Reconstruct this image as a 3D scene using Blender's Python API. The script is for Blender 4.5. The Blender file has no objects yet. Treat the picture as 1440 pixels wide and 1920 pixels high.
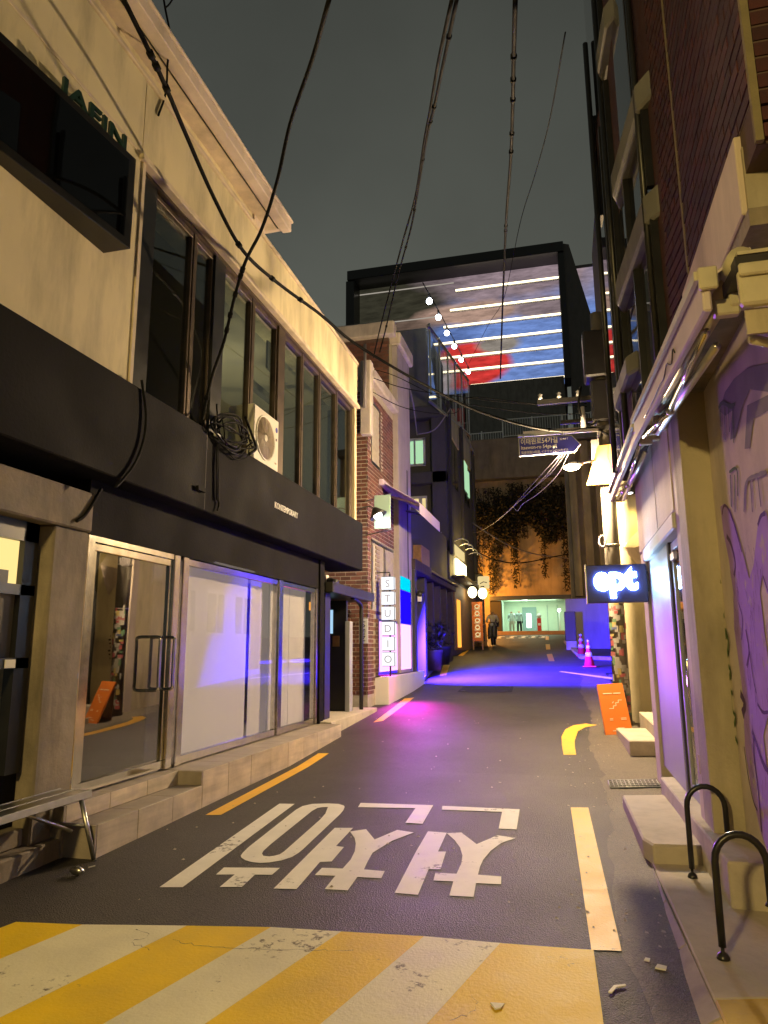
import bpy, bmesh, math, random
from mathutils import Vector, Matrix
from mathutils.geometry import tessellate_polygon
random.seed(11)
S = bpy.context.scene
COL = S.collection

# ------------------------------------------------------------------ camera
PITCH, YAW, ROLL = math.radians(10.95), math.radians(14.1), math.radians(0.4)
cp, sp, cy, sy = math.cos(PITCH), math.sin(PITCH), math.cos(YAW), math.sin(YAW)
fw = Vector((-sy*cp, cy*cp, sp)); rt = Vector((cy, sy, 0)); up = rt.cross(fw)
rx = rt*math.cos(ROLL) - up*math.sin(ROLL); ux = rt*math.sin(ROLL) + up*math.cos(ROLL)
cam = bpy.data.objects.new('camera', bpy.data.cameras.new('camera')); COL.objects.link(cam)
cam.matrix_world = Matrix(((rx.x, ux.x, -fw.x, 0), (rx.y, ux.y, -fw.y, 0), (rx.z, ux.z, -fw.z, 1.45), (0, 0, 0, 1)))
cam.data.sensor_fit = 'VERTICAL'; cam.data.sensor_height = 36; cam.data.lens = 1330/1920*36
cam.data.clip_start = .05; cam.data.clip_end = 1500
S.camera = cam

# ------------------------------------------------------------------ night sky (overcast, lit by the city)
W = bpy.data.worlds.new('World'); S.world = W; W.use_nodes = True
nt = W.node_tree; bg = nt.nodes['Background']
tc = nt.nodes.new('ShaderNodeTexCoord'); sx = nt.nodes.new('ShaderNodeSeparateXYZ'); nt.links.new(tc.outputs['Generated'], sx.inputs[0])
rp = nt.nodes.new('ShaderNodeValToRGB'); nt.links.new(sx.outputs['Z'], rp.inputs[0])
rp.color_ramp.elements[0].position = 0; rp.color_ramp.elements[0].color = (.108, .115, .096, 1)
rp.color_ramp.elements[1].position = .85; rp.color_ramp.elements[1].color = (.029, .031, .027, 1)
e = rp.color_ramp.elements.new(.45); e.color = (.063, .067, .057, 1)
ns = nt.nodes.new('ShaderNodeTexNoise'); ns.inputs['Scale'].default_value = 2.2; ns.inputs['Detail'].default_value = 5; nt.links.new(tc.outputs['Generated'], ns.inputs['Vector'])
mr = nt.nodes.new('ShaderNodeMapRange'); mr.inputs[1].default_value = .3; mr.inputs[2].default_value = .7; mr.inputs[3].default_value = .8; mr.inputs[4].default_value = 1.2; nt.links.new(ns.outputs[0], mr.inputs[0])
mu = nt.nodes.new('ShaderNodeVectorMath'); mu.operation = 'SCALE'; nt.links.new(rp.outputs[0], mu.inputs[0]); nt.links.new(mr.outputs[0], mu.inputs['Scale'])
nt.links.new(mu.outputs[0], bg.inputs[0]); bg.inputs[1].default_value = .78

# ------------------------------------------------------------------ lamps (street lamp, shop lamps, added fill lamps)
def lamp(name, kind, loc, power, color, radius=.1, to=None, **kw):
    l = bpy.data.lights.new(name, kind); l.energy = power; l.color = color
    o = bpy.data.objects.new(name, l); COL.objects.link(o); o.location = loc
    if kind == 'AREA':
        l.shape = 'RECTANGLE'; l.size = kw.get('sx', .5); l.size_y = kw.get('sy', .5); l.spread = math.radians(kw.get('spread', 180))
    else: l.shadow_soft_size = radius
    if kind == 'SPOT': l.spot_size = math.radians(kw.get('cone', 90)); l.spot_blend = kw.get('blend', .3)
    if to: o.rotation_euler = (Vector(to)-Vector(loc)).to_track_quat('-Z', 'Y').to_euler()
    return o
lamp('street_light_glow', 'POINT', (.205, 11.06, 4.06), 1080, (1, .72, .40), .10)            # the lit lamp over the street
lamp('rear_fill_light', 'POINT', (-2.5, -4.5, 3.9), 900, (1, .72, .24), .2)              # unseen lamp added behind the photographer for yellow light on near faces
lamp('blue_door_light', 'AREA', (-3.72, 17.3, 2.2), 5600, (.03, .01, 1), to=(-1.2, 19.3, .7), sx=.3, sy=1.4, spread=95)
lamp('magenta_window_light', 'AREA', (-3.36, 14.3, 1.3), 20, (.46, .12, 1), to=(1, 4.6, 1.5), sx=1.4, sy=.7, spread=42)
lamp('magenta_box_light', 'AREA', (-3.40, 14.0, 1.3), 26, (1, .02, .75), to=(-3.0, 13.0, .3), sx=1.2, sy=.5, spread=80)
lamp('gooseneck_light', 'SPOT', (-3.03, 11.75, 3.72), 120, (.95, 1, .92), .06, to=(-3.5, 12.9, 2.6), cone=140, blend=.6)
lamp('shopfront_light', 'SPOT', (1.1, 11.5, 3.82), 42, (1, .70, .22), .06, to=(1.04, 11.9, 2.2), cone=120, blend=.8)
lamp('tavern_light', 'POINT', (-3.45, 28.2, 4.6), 130, (1, .68, .18), .15)
lamp('yard_light', 'POINT', (-5.25, 43.9, 5.0), 560, (1, .36, .04), .2)
lamp('fin_fill_light', 'POINT', (-4.7, 38.0, 4.2), 330, (1, .52, .16), .2)  # hidden lamp added to brighten the concrete fins
lamp('garage_light', 'AREA', (-2.2, 50, 4.9), 130, (.66, 1, .70), to=(-2.2, 50, 0), sx=3.5, sy=3)
lamp('shop_fill_light', 'AREA', (-4.9, 7.2, 2.3), 60, (1, .86, .78), to=(-4.8, 7.2, 0), sx=1, sy=3)  # added lamp that brightens the blinds from inside
lamp('upper_fill_light', 'AREA', (-5.2, 8.6, 4.2), 26, (1, .85, .55), to=(-4.8, 8.8, 6), sx=.6, sy=1.5)  # added lamp so the upper room shows through the panes

S.view_settings.view_transform = 'Standard'; S.view_settings.look = 'None'; S.view_settings.exposure = .75; S.view_settings.gamma = 1
S.view_settings.use_curve_mapping = False
S.cycles.max_bounces = 6; S.cycles.diffuse_bounces = 3; S.cycles.glossy_bounces = 4; S.cycles.transparent_max_bounces = 12
S.cycles.sample_clamp_indirect = 3; S.cycles.use_denoising = True; S.cycles.caustics_reflective = False; S.cycles.caustics_refractive = False

# ------------------------------------------------------------------ materials
M = {}
def mat(name, col, rough=.7, metal=0, var=.12, scale=3, bump=0, bscale=60, grime=0, gscale=(1.5, 1.5, .35), emit=None, es=0, spec=.5, island=0, wear=None):
    m = bpy.data.materials.new(name); m.use_nodes = True; t = m.node_tree; N = t.nodes; L = t.links
    b = N['Principled BSDF']; b.inputs['Roughness'].default_value = rough; b.inputs['Metallic'].default_value = metal
    b.inputs['Specular IOR Level'].default_value = spec
    tc = N.new('ShaderNodeTexCoord')
    def noise(sc, det=4, vec=None, r=.55):
        n = N.new('ShaderNodeTexNoise'); n.inputs['Scale'].default_value = sc; n.inputs['Detail'].default_value = det; n.inputs['Roughness'].default_value = r
        L.new(vec if vec else tc.outputs['Object'], n.inputs['Vector']); return n
    def mix(kind, fac, a, bb):
        x = N.new('ShaderNodeMix'); x.data_type = 'RGBA'; x.blend_type = kind
        for i, v in ((0, fac), (6, a), (7, bb)):
            if hasattr(v, 'is_linked') or hasattr(v, 'links'): L.new(v, x.inputs[i])
            elif i: x.inputs[i].default_value = (*v[:3], 1)
            else: x.inputs[0].default_value = v
        return x.outputs[2]
    def ramp(src, p0, p1, c0=(0, 0, 0), c1=(1, 1, 1)):
        r = N.new('ShaderNodeValToRGB'); L.new(src, r.inputs[0]); r.color_ramp.elements[0].position = p0; r.color_ramp.elements[1].position = p1
        r.color_ramp.elements[0].color = (*c0, 1); r.color_ramp.elements[1].color = (*c1, 1); return r.outputs[0]
    c = tuple(col)
    n1 = noise(scale, 6)
    lo = tuple(x*(1-var) for x in c); hi = tuple(min(1, x*(1+var)) for x in c)
    cc = mix('MIX', ramp(n1.outputs[0], .3, .7), lo, hi)
    if island:
        g = N.new('ShaderNodeNewGeometry'); oi = N.new('ShaderNodeObjectInfo'); a = N.new('ShaderNodeMath'); a.operation = 'ADD'
        L.new(g.outputs['Random Per Island'], a.inputs[0]); L.new(oi.outputs['Random'], a.inputs[1])
        f = N.new('ShaderNodeMath'); f.operation = 'FRACT'; L.new(a.outputs[0], f.inputs[0])
        cc = mix('MULTIPLY', 1, cc, ramp(f.outputs[0], 0, 1, (1-island,)*3, (1+island*.6, 1+island*.5, 1+island*.4)))
    if grime:
        mp = N.new('ShaderNodeMapping'); mp.inputs['Scale'].default_value = gscale; L.new(tc.outputs['Object'], mp.inputs[0])
        n2 = noise(2.2, 8, mp.outputs[0], .62)
        cc = mix('MIX', ramp(n2.outputs[0], .45, .74, (0, 0, 0), (grime,)*3), cc, tuple(x*.28 for x in c))
    if wear:
        n3 = noise(wear[0], 10, None, .7); n4 = noise(1.7, 3)
        s = N.new('ShaderNodeMath'); s.operation = 'MULTIPLY'; L.new(n3.outputs[0], s.inputs[0]); L.new(n4.outputs[0], s.inputs[1])
        cc = mix('MIX', ramp(s.outputs[0], wear[1], wear[1]+.06), cc, wear[2])
    L.new(cc, b.inputs['Base Color'])
    if bump:
        n5 = noise(bscale, 5); bp = N.new('ShaderNodeBump'); bp.inputs['Strength'].default_value = bump; bp.inputs['Distance'].default_value = .01
        L.new(n5.outputs[0], bp.inputs['Height']); L.new(bp.outputs[0], b.inputs['Normal'])
    rr = N.new('ShaderNodeMapRange'); L.new(n1.outputs[0], rr.inputs[0]); rr.inputs[1].default_value = .3; rr.inputs[2].default_value = .7
    rr.inputs[3].default_value = max(.02, rough*.85); rr.inputs[4].default_value = min(1, rough*1.12); L.new(rr.outputs[0], b.inputs['Roughness'])
    if emit: b.inputs['Emission Color'].default_value = (*emit, 1); b.inputs['Emission Strength'].default_value = es
    M[name] = m; return m
def glow(name, col, s):
    m = bpy.data.materials.new(name); m.use_nodes = True; t = m.node_tree; t.nodes.remove(t.nodes['Principled BSDF'])
    e = t.nodes.new('ShaderNodeEmission'); e.inputs[0].default_value = (*col, 1); e.inputs[1].default_value = s
    t.links.new(e.outputs[0], t.nodes['Material Output'].inputs[0]); M[name] = m; return m
def glass(name, tint=(.85, .87, .86), ior=1.5, rough=.02, lift=.0):
    m = bpy.data.materials.new(name); m.use_nodes = True; t = m.node_tree; N = t.nodes; N.remove(N['Principled BSDF'])
    a = N.new('ShaderNodeBsdfTransparent'); a.inputs[0].default_value = (*tint, 1)
    g = N.new('ShaderNodeBsdfGlossy'); g.inputs['Roughness'].default_value = rough; g.inputs[0].default_value = (1, 1, 1, 1)
    f = N.new('ShaderNodeFresnel'); ge = N.new('ShaderNodeNewGeometry'); io = N.new('ShaderNodeMapRange'); io.inputs[3].default_value = ior; io.inputs[4].default_value = 1/ior
    t.links.new(ge.outputs['Backfacing'], io.inputs[0]); t.links.new(io.outputs[0], f.inputs[0])
    ad = N.new('ShaderNodeMath'); ad.operation = 'ADD'; ad.inputs[1].default_value = lift; t.links.new(f.outputs[0], ad.inputs[0])
    n = N.new('ShaderNodeTexNoise'); n.inputs['Scale'].default_value = .9; tcx = N.new('ShaderNodeTexCoord'); t.links.new(tcx.outputs['Object'], n.inputs['Vector'])
    bp = N.new('ShaderNodeBump'); bp.inputs['Strength'].default_value = .03; bp.inputs['Distance'].default_value = .05; t.links.new(n.outputs[0], bp.inputs['Height']); t.links.new(bp.outputs[0], g.inputs['Normal'])
    x = N.new('ShaderNodeMixShader'); t.links.new(ad.outputs[0], x.inputs[0]); t.links.new(a.outputs[0], x.inputs[1]); t.links.new(g.outputs[0], x.inputs[2])
    t.links.new(x.outputs[0], N['Material Output'].inputs[0]); M[name] = m; return m

mat('cream', (.67, .58, .36), .85, var=.09, scale=1.2, bump=.2, bscale=70, grime=.6)
mat('cream_trim', (.60, .50, .36), .8, var=.15, scale=6, grime=.4)
mat('rose_plaster', (.62, .52, .44), .85, var=.1, scale=2, bump=.25, bscale=40, grime=.4)
mat('black_wall', (.0095, .0088, .0092), .85, spec=.12, var=.3, scale=1.1, bump=.35, bscale=45, grime=.3)
mat('black_metal', (.012, .012, .013), .35, var=.2, scale=8)
mat('dark_metal', (.035, .033, .032), .45, .3, var=.2)
mat('bronze', (.10, .075, .055), .4, .6, var=.2, scale=8)
mat('chrome', (.62, .59, .54), .14, 1, var=.1, scale=12)
mat('aluminium', (.55, .54, .52), .32, 1, var=.1, scale=12)
mat('concrete', (.27, .225, .17), .85, var=.35, scale=2.5, bump=.6, bscale=22, grime=.85)
mat('grey_concrete', (.17, .165, .155), .85, var=.2, scale=1.5, bump=.3, bscale=20, grime=.5)
mat('orange_concrete', (.42, .33, .22), .85, var=.25, scale=.8, bump=.3, bscale=10, grime=.6, gscale=(.8, .8, .15))
mat('travertine', (.60, .51, .39), .55, var=.2, scale=5, bump=.12, bscale=40, grime=.45, gscale=(1.2, .5, 6), island=.14)
mat('tread_stone', (.33, .28, .24), .6, var=.18, scale=6, bump=.15, grime=.3, island=.1)
mat('screed', (.52, .46, .37), .9, var=.22, scale=2.2, bump=.5, bscale=25, grime=.5, gscale=(2, 2, 2))
mat('yellow_screed', (.52, .36, .03), .8, var=.2, scale=3, bump=.3, grime=.35, gscale=(2, 2, 2))
mat('kerb', (.36, .31, .28), .85, var=.25, scale=4, bump=.5, bscale=30, grime=.4, gscale=(2, 2, 2))
mat('white_paint', (.80, .77, .72), .55, var=.08, scale=5, bump=.25, bscale=70, wear=(22, .325, (.13, .12, .11)))
mat('hump_white', (.70, .66, .50), .6, var=.12, scale=3, bump=.3, bscale=60, wear=(24, .315, (.14, .12, .09)))
mat('hump_yellow', (.74, .50, .006), .6, var=.12, scale=3, bump=.3, bscale=60, wear=(26, .36, (.25, .16, .03)))
mat('yellow_paint', (.78, .44, .04), .55, var=.12, scale=5, bump=.25, bscale=70, wear=(26, .355, (.16, .11, .05)))
mat('graffiti_wall', (.64, .55, .49), .9, var=.12, scale=1.3, bump=.3, bscale=40, grime=.4, gscale=(1.5, 1.5, .5))
mat('tan_and_lit_plaster', (.46, .40, .29), .88, var=.18, scale=1.5, bump=.4, bscale=35, grime=.6)  # tan for the pane; on pier and plinth side it paints yellow lamplight
mat('wall_white', (.60, .58, .56), .7, var=.05, scale=2, grime=.12)
mat('door_metal', (.38, .39, .41), .45, var=.08, scale=2, grime=.15)
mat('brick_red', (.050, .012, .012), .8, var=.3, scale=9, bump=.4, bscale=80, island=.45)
mat('brick_brown', (.15, .062, .045), .8, var=.25, scale=9, bump=.4, bscale=80, island=.4)
mat('mortar', (.40, .36, .29), .95, var=.15, scale=12, bump=.4)
mat('mortar_dark', (.10, .065, .055), .95, var=.15, scale=12, bump=.4)
mat('mortar_olive', (.20, .165, .09), .95, var=.15, scale=12, bump=.4)
mat('coping', (.52, .46, .42), .8, var=.15, scale=4, grime=.45)
mat('pilaster_plaster', (.34, .30, .32), .8, var=.15, scale=2, grime=.4)
mat('dark_wall', (.085, .08, .078), .8, var=.15, scale=1, grime=.3)
mat('night_wall', (.05, .048, .047), .85, var=.2, scale=1)
mat('dark_wood', (.035, .022, .018), .5, var=.3, scale=6, bump=.2)
mat('wood', (.30, .17, .07), .6, var=.3, scale=8)
mat('ac_white', (.70, .67, .58), .4, var=.03)
mat('grille', (.28, .22, .15), .5, var=.1, scale=20)
mat('rubber', (.012, .012, .012), .5, var=.2)
mat('cable', (.004, .004, .0045), .75, var=.1, spec=.15)
mat('cable_grey', (.22, .20, .22), .5, var=.1)
mat('cable_white', (.55, .50, .50), .5, var=.1)
mat('orange_board', (.62, .17, .022), .45, var=.04, emit=None)
mat('print_white', (.75, .62, .42), .5, var=.02)
mat('letter_green', (.012, .035, .028), .35, var=.1)
mat('letter_white', (.88, .86, .80), .45, var=.05)
mat('letter_black', (.02, .02, .02), .5, var=.05)
mat('teal_board', (.34, .50, .46), .5, var=.05); mat('plaque_white', (.62, .62, .64), .5, var=.05)
mat('cone_red', (.62, .03, .03), .45, var=.1, scale=8)
mat('cone_band', (.7, .7, .72), .3, var=.05)
mat('sign_blue', (.05, .05, .42), .35, var=.08)
mat('sign_navy', (.018, .022, .10), .4, var=.05); mat('yellow_plastic', (.42, .22, .05), .5, var=.08, scale=2, grime=.12)
mat('purple_canvas', (.55, .45, .62), .7, var=.08)
mat('awning_canvas', (.58, .50, .48), .75, var=.06, grime=.15)
mat('awning_metal', (.55, .50, .36), .4, .1, var=.1, scale=10, grime=.25)
mat('pole_concrete', (.19, .17, .14), .85, var=.12, scale=5, grime=.4)
mat('leaf', (.014, .016, .009), .7, var=.5, scale=14, island=.5)
mat('stem', (.05, .035, .02), .8, var=.3)
mat('paper', (.75, .72, .66), .7, var=.05)
mat('black_cloth', (.02, .02, .024), .9, var=.1)
mat('blind', (.62, .55, .52), .85, var=.03, scale=1, emit=(1, .78, .66), es=.15)  # weak emission stands in for room light behind the blind
mat('dim_room', (.34, .31, .24), .9, var=.1, scale=1)
mat('shop_floor', (.20, .17, .14), .4, var=.1)
mat('mural_lilac', (.40, .25, .66), .85, var=.15, scale=5, wear=(9, .33, (.5, .42, .4)))
mat('mural_violet', (.10, .045, .17), .85, var=.2, scale=7)
mat('mural_green', (.09, .15, .05), .85, var=.25, scale=9)
mat('mural_grey', (.24, .22, .22), .85, var=.2, scale=5, wear=(12, .34, (.5, .42, .38)))
mat('garage_paint', (.62, .70, .58), .6, var=.05)
mat('garage_blue', (.25, .34, .36), .6, var=.05)
mat('red_paint', (.45, .02, .02), .5, var=.1)
mat('purple_wall', (.30, .27, .29), .8, var=.08, scale=2, grime=.25)
mat('brown_kerb', (.40, .27, .2), .85, var=.15, scale=3)
mat('blackboard', (.03, .028, .026), .7, var=.2, scale=20)
mat('sticker_a', (.48, .13, .13), .6, grime=.4); mat('sticker_b', (.50, .40, .14), .6, grime=.4); mat('sticker_c', (.17, .30, .17), .6, grime=.4); mat('sticker_d', (.48, .45, .40), .6, var=.25, grime=.5); mat('sticker_e', (.12, .15, .3), .6)
mat('skin_person', (.35, .2, .14), .6)
mat('cloth_person', (.4, .38, .36), .85)
mat('trousers_person', (.03, .03, .04), .9)
glass('shop_glass', (.90, .91, .91), 1.32, .015, .02)
glass('door_glass', (.30, .30, .33), 1.75, .015, .10)
glass('upper_glass', (.74, .78, .73), 1.5, .02, .03)
glass('rail_glass', (.9, .92, .92), 1.45, .02, .03)
glow('white_glow', (1, 1, 1), 9); glow('ept_glow', (.40, .66, 1), 42); glow('studio_glow', (.93, .95, 1), .72)
glow('lamp_glow', (1, .72, .35), 60); glow('warm_glow', (1, .80, .36), 7); glow('lantern_glow', (1, .82, .45), 4); glow('tube_glow', (.8, 1, .86), 5)
glow('dim_strip', (.5, .45, .38), .45); glow('strip_glow', (1, .84, .52), 2.2); glow('bulb_glow', (.8, .9, 1), 14); glow('magenta_glow', (1, .42, .95), 1.15); glow('blue_glow', (.008, .002, .75), 1.2); glow('cyan_glow', (.0, .5, .75), .9)
glow('green_window', (.42, .72, .42), .6); glow('yellow_window', (.85, .66, .30), .6); glow('amber_pane', (.95, .68, .25), .75); glow('led_cyan', (.1, .6, 1), 2); glow('led_green', (.05, 1, .3), 1.2); glow('red_led', (1, .05, .05), 3); glow('orange_glow', (1, .38, .05), 1.0)
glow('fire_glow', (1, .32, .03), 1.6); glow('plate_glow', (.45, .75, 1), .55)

def asphalt(name, base, wet=.0):
    m = bpy.data.materials.new(name); m.use_nodes = True; t = m.node_tree; N = t.nodes; L = t.links; b = N['Principled BSDF']
    tc = N.new('ShaderNodeTexCoord')
    def noise(sc, d=4, r=.6):
        n = N.new('ShaderNodeTexNoise'); n.inputs['Scale'].default_value = sc; n.inputs['Detail'].default_value = d; n.inputs['Roughness'].default_value = r; L.new(tc.outputs['Object'], n.inputs['Vector']); return n.outputs[0]
    def ramp(s, p0, p1, c0, c1):
        r = N.new('ShaderNodeValToRGB'); L.new(s, r.inputs[0]); r.color_ramp.elements[0].position = p0; r.color_ramp.elements[1].position = p1
        r.color_ramp.elements[0].color = (*c0, 1); r.color_ramp.elements[1].color = (*c1, 1); return r.outputs[0]
    def mul(a, c):
        x = N.new('ShaderNodeMix'); x.data_type = 'RGBA'; x.blend_type = 'MULTIPLY'; x.inputs[0].default_value = 1; L.new(a, x.inputs[6]); L.new(c, x.inputs[7]); return x.outputs[2]
    v = N.new('ShaderNodeTexVoronoi'); v.inputs['Scale'].default_value = 130; L.new(tc.outputs['Object'], v.inputs['Vector'])
    big = ramp(noise(.7, 6), .3, .72, tuple(x*.72 for x in base), tuple(x*1.25 for x in base))
    sp_ = ramp(v.outputs['Color'], .05, .95, (.55, .55, .55), (1.55, 1.5, 1.45))
    sp2 = ramp(noise(320, 2), .64, .72, (1, 1, 1), (3.2, 3.0, 2.8))
    cr = N.new('ShaderNodeTexVoronoi'); cr.feature = 'DISTANCE_TO_EDGE'; cr.inputs['Scale'].default_value = .8
    w = N.new('ShaderNodeVectorMath'); w.operation = 'ADD'; nn = N.new('ShaderNodeTexNoise'); nn.inputs['Scale'].default_value = 2; nn.inputs['Detail'].default_value = 6; L.new(tc.outputs['Object'], nn.inputs['Vector'])
    L.new(tc.outputs['Object'], w.inputs[0]); L.new(nn.outputs['Color'], w.inputs[1]); L.new(w.outputs[0], cr.inputs['Vector'])
    crk = ramp(cr.outputs[0], 0, .007, (.6, .6, .6), (1, 1, 1))
    L.new(mul(mul(mul(big, sp_), sp2), crk), b.inputs['Base Color'])
    rr = N.new('ShaderNodeMapRange'); L.new(noise(1.1, 5), rr.inputs[0]); rr.inputs[3].default_value = .48; rr.inputs[4].default_value = .72; L.new(rr.outputs[0], b.inputs['Roughness'])
    bp = N.new('ShaderNodeBump'); bp.inputs['Strength'].default_value = .75; bp.inputs['Distance'].default_value = .006; L.new(v.outputs['Distance'], bp.inputs['Height']); L.new(bp.outputs[0], b.inputs['Normal'])
    M[name] = m
asphalt('asphalt', (.038, .0335, .032)); asphalt('old_paving', (.095, .08, .062))

# ------------------------------------------------------------------ building blocks
class MB:
    def __init__(s): s.v = []; s.f = []; s.m = []; s.sm = []
    def add(s, vs, fs, mi=0, smooth=False):
        k = len(s.v); s.v += [tuple(x) for x in vs]; s.f += [tuple(i+k for i in f) for f in fs]; s.m += [mi]*len(fs); s.sm += [smooth]*len(fs); return s
    def box(s, x0, x1, y0, y1, z0, z1, mi=0):
        return s.add([(x0, y0, z0), (x1, y0, z0), (x1, y1, z0), (x0, y1, z0), (x0, y0, z1), (x1, y0, z1), (x1, y1, z1), (x0, y1, z1)],
                     [(0, 3, 2, 1), (4, 5, 6, 7), (0, 1, 5, 4), (1, 2, 6, 5), (2, 3, 7, 6), (3, 0, 4, 7)], mi)
    def prism(s, pts, ext, mi=0):
        n = len(pts); e = Vector(ext); P = [Vector(p) for p in pts]; Q = [p+e for p in P]
        fs = [tuple(range(n))[::-1], tuple(range(n, 2*n))] + [(i, (i+1) % n, n+(i+1) % n, n+i) for i in range(n)]
        return s.add(P+Q, fs, mi)
    def quad(s, a, b, c, d, mi=0): return s.add([a, b, c, d], [(0, 1, 2, 3)], mi)
    def tube(s, path, r, n=8, mi=0, closed=False):
        P = [Vector(p) for p in path]; vs = []; fs = []; prev = None
        for i, p in enumerate(P):
            if closed: d = (P[(i+1) % len(P)]-P[i-1])
            else: d = P[min(i+1, len(P)-1)]-P[max(i-1, 0)]
            d.normalize()
            a = prev - d*prev.dot(d) if prev is not None else None
            if a is None or a.length < 1e-4: a = d.cross(Vector((0, 0, 1))) if abs(d.z) < .95 else d.cross(Vector((1, 0, 0)))
            a.normalize(); prev = a; b = d.cross(a)
            rr = r[i] if isinstance(r, (list, tuple)) else r
            vs += [p+(a*math.cos(2*math.pi*k/n)+b*math.sin(2*math.pi*k/n))*rr for k in range(n)]
        m = len(P)
        for i in range(m if closed else m-1):
            j = (i+1) % m
            fs += [(i*n+k, i*n+(k+1) % n, j*n+(k+1) % n, j*n+k) for k in range(n)]
        if not closed: fs += [tuple(range(n))[::-1], tuple((m-1)*n+k for k in range(n))]
        return s.add(vs, fs, mi, True)
    def cyl(s, p0, p1, r0, r1=None, n=16, mi=0): return s.tube([p0, p1], [r0, r0 if r1 is None else r1], n, mi)
    def lathe(s, c, prof, n=16, mi=0, axis='z'):
        c = Vector(c); vs = []
        for r, h in prof:
            for k in range(n):
                a = 2*math.pi*k/n; p = (r*math.cos(a), r*math.sin(a), h) if axis == 'z' else ((h, r*math.cos(a), r*math.sin(a)) if axis == 'x' else (r*math.cos(a), h, r*math.sin(a)))
                vs.append(c+Vector(p))
        fs = [(i*n+k, i*n+(k+1) % n, (i+1)*n+(k+1) % n, (i+1)*n+k) for i in range(len(prof)-1) for k in range(n)]
        fs += [tuple(range(n))[::-1], tuple((len(prof)-1)*n+k for k in range(n))]
        return s.add(vs, fs, mi, True)
    def ball(s, c, r, mi=0, n=12, sq=(1, 1, 1)):
        c = Vector(c); vs = [c+Vector((0, 0, -r*sq[2]))]; m = n//2
        for i in range(1, m):
            t = -math.pi/2+math.pi*i/m
            vs += [c+Vector((r*sq[0]*math.cos(t)*math.cos(2*math.pi*k/n), r*sq[1]*math.cos(t)*math.sin(2*math.pi*k/n), r*sq[2]*math.sin(t))) for k in range(n)]
        vs.append(c+Vector((0, 0, r*sq[2]))); last = len(vs)-1
        fs = [(0, 1+(k+1) % n, 1+k) for k in range(n)]
        fs += [(1+i*n+k, 1+i*n+(k+1) % n, 1+(i+1)*n+(k+1) % n, 1+(i+1)*n+k) for i in range(m-2) for k in range(n)]
        fs += [(last, 1+(m-2)*n+k, 1+(m-2)*n+(k+1) % n) for k in range(n)]
        return s.add(vs, fs, mi, True)
    def mesh(s, me, mx, mi=0):
        return s.add([mx @ v.co for v in me.vertices], [tuple(p.vertices) for p in me.polygons], mi)
    def build(s, name, mats, parent=None, bevel=0, fix=True, **tags):
        me = bpy.data.meshes.new(name); me.from_pydata(s.v, [], s.f)
        if isinstance(mats, str): mats = [mats]
        for m in mats: me.materials.append(M[m] if isinstance(m, str) else m)
        me.polygons.foreach_set('material_index', s.m); me.polygons.foreach_set('use_smooth', s.sm)
        if fix:
            bm = bmesh.new(); bm.from_mesh(me); bmesh.ops.recalc_face_normals(bm, faces=bm.faces); bm.to_mesh(me); bm.free()
        me.update()
        o = bpy.data.objects.new(name, me); COL.objects.link(o)
        if bevel:
            b = o.modifiers.new('bevel', 'BEVEL'); b.width = bevel; b.segments = 1; b.limit_method = 'ANGLE'; b.angle_limit = .7
        if parent: put(o, parent)
        for k, v in tags.items(): o[k] = v
        return o
def put(o, parent):
    o.parent = parent; r = parent; p = Vector(r.location)
    while r.parent: r = r.parent; p = p + Vector(r.location)
    o.matrix_parent_inverse = Matrix.Translation(-p) if parent.type == 'EMPTY' else Matrix.Identity(4)
def thing(name, label, cat, loc=(0, 0, 0), group=None):
    o = bpy.data.objects.new(name, None); o.empty_display_size = .1; COL.objects.link(o); o.location = loc; o['label'] = label; o['category'] = cat
    if group: o['group'] = group
    return o
def tag(o, label, cat, group=None):
    o['label'] = label; o['category'] = cat
    if group: o['group'] = group
    return o
def B(name, mats, parent, *bx, bevel=0, **tags):
    m = MB()
    for b in bx: m.box(*b)
    return m.build(name, mats, parent, bevel, **tags)
def dup(root, loc, label=None):
    r = root.copy(); COL.objects.link(r); r.location = loc
    if label: r['label'] = label
    for ch in list(root.children):
        c = ch.copy(); COL.objects.link(c); c.parent = r; c.matrix_parent_inverse = ch.matrix_parent_inverse.copy()
        for g in list(ch.children):
            d = g.copy(); COL.objects.link(d); d.parent = c; d.matrix_parent_inverse = g.matrix_parent_inverse.copy()
    return r
def text_mesh(body, size, extrude=.003, bold=0, align='LEFT'):
    c = bpy.data.curves.new('lettering', 'FONT'); c.body = body; c.size = size; c.extrude = extrude; c.offset = bold*size; c.align_x = align; c.resolution_u = 3
    o = bpy.data.objects.new('lettering', c); COL.objects.link(o); bpy.context.view_layer.update()
    me = bpy.data.meshes.new_from_object(o.evaluated_get(bpy.context.evaluated_depsgraph_get()))
    bpy.data.objects.remove(o); return me
def frame(org, xd, yd):
    x = Vector(xd).normalized(); y = Vector(yd).normalized(); z = x.cross(y); o = Vector(org)
    return Matrix(((x.x, y.x, z.x, o.x), (x.y, y.y, z.y, o.y), (x.z, y.z, z.z, o.z), (0, 0, 0, 1)))
def letters(name, body, size, org, xd, yd, m, parent, extrude=.003, bold=0, align='LEFT', fit=0, **tags):
    if fit:
        me = text_mesh(body, size, extrude, bold); xs = [v.co.x for v in me.vertices]; k = fit/(max(xs)-min(xs))
        for v in me.vertices: v.co.x = (v.co.x-min(xs))*k
        return MB().mesh(me, frame(org, xd, yd)).build(name, m, parent, fix=False, **tags)
    return MB().mesh(text_mesh(body, size, extrude, bold, align), frame(org, xd, yd)).build(name, m, parent, fix=False, **tags)
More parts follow.
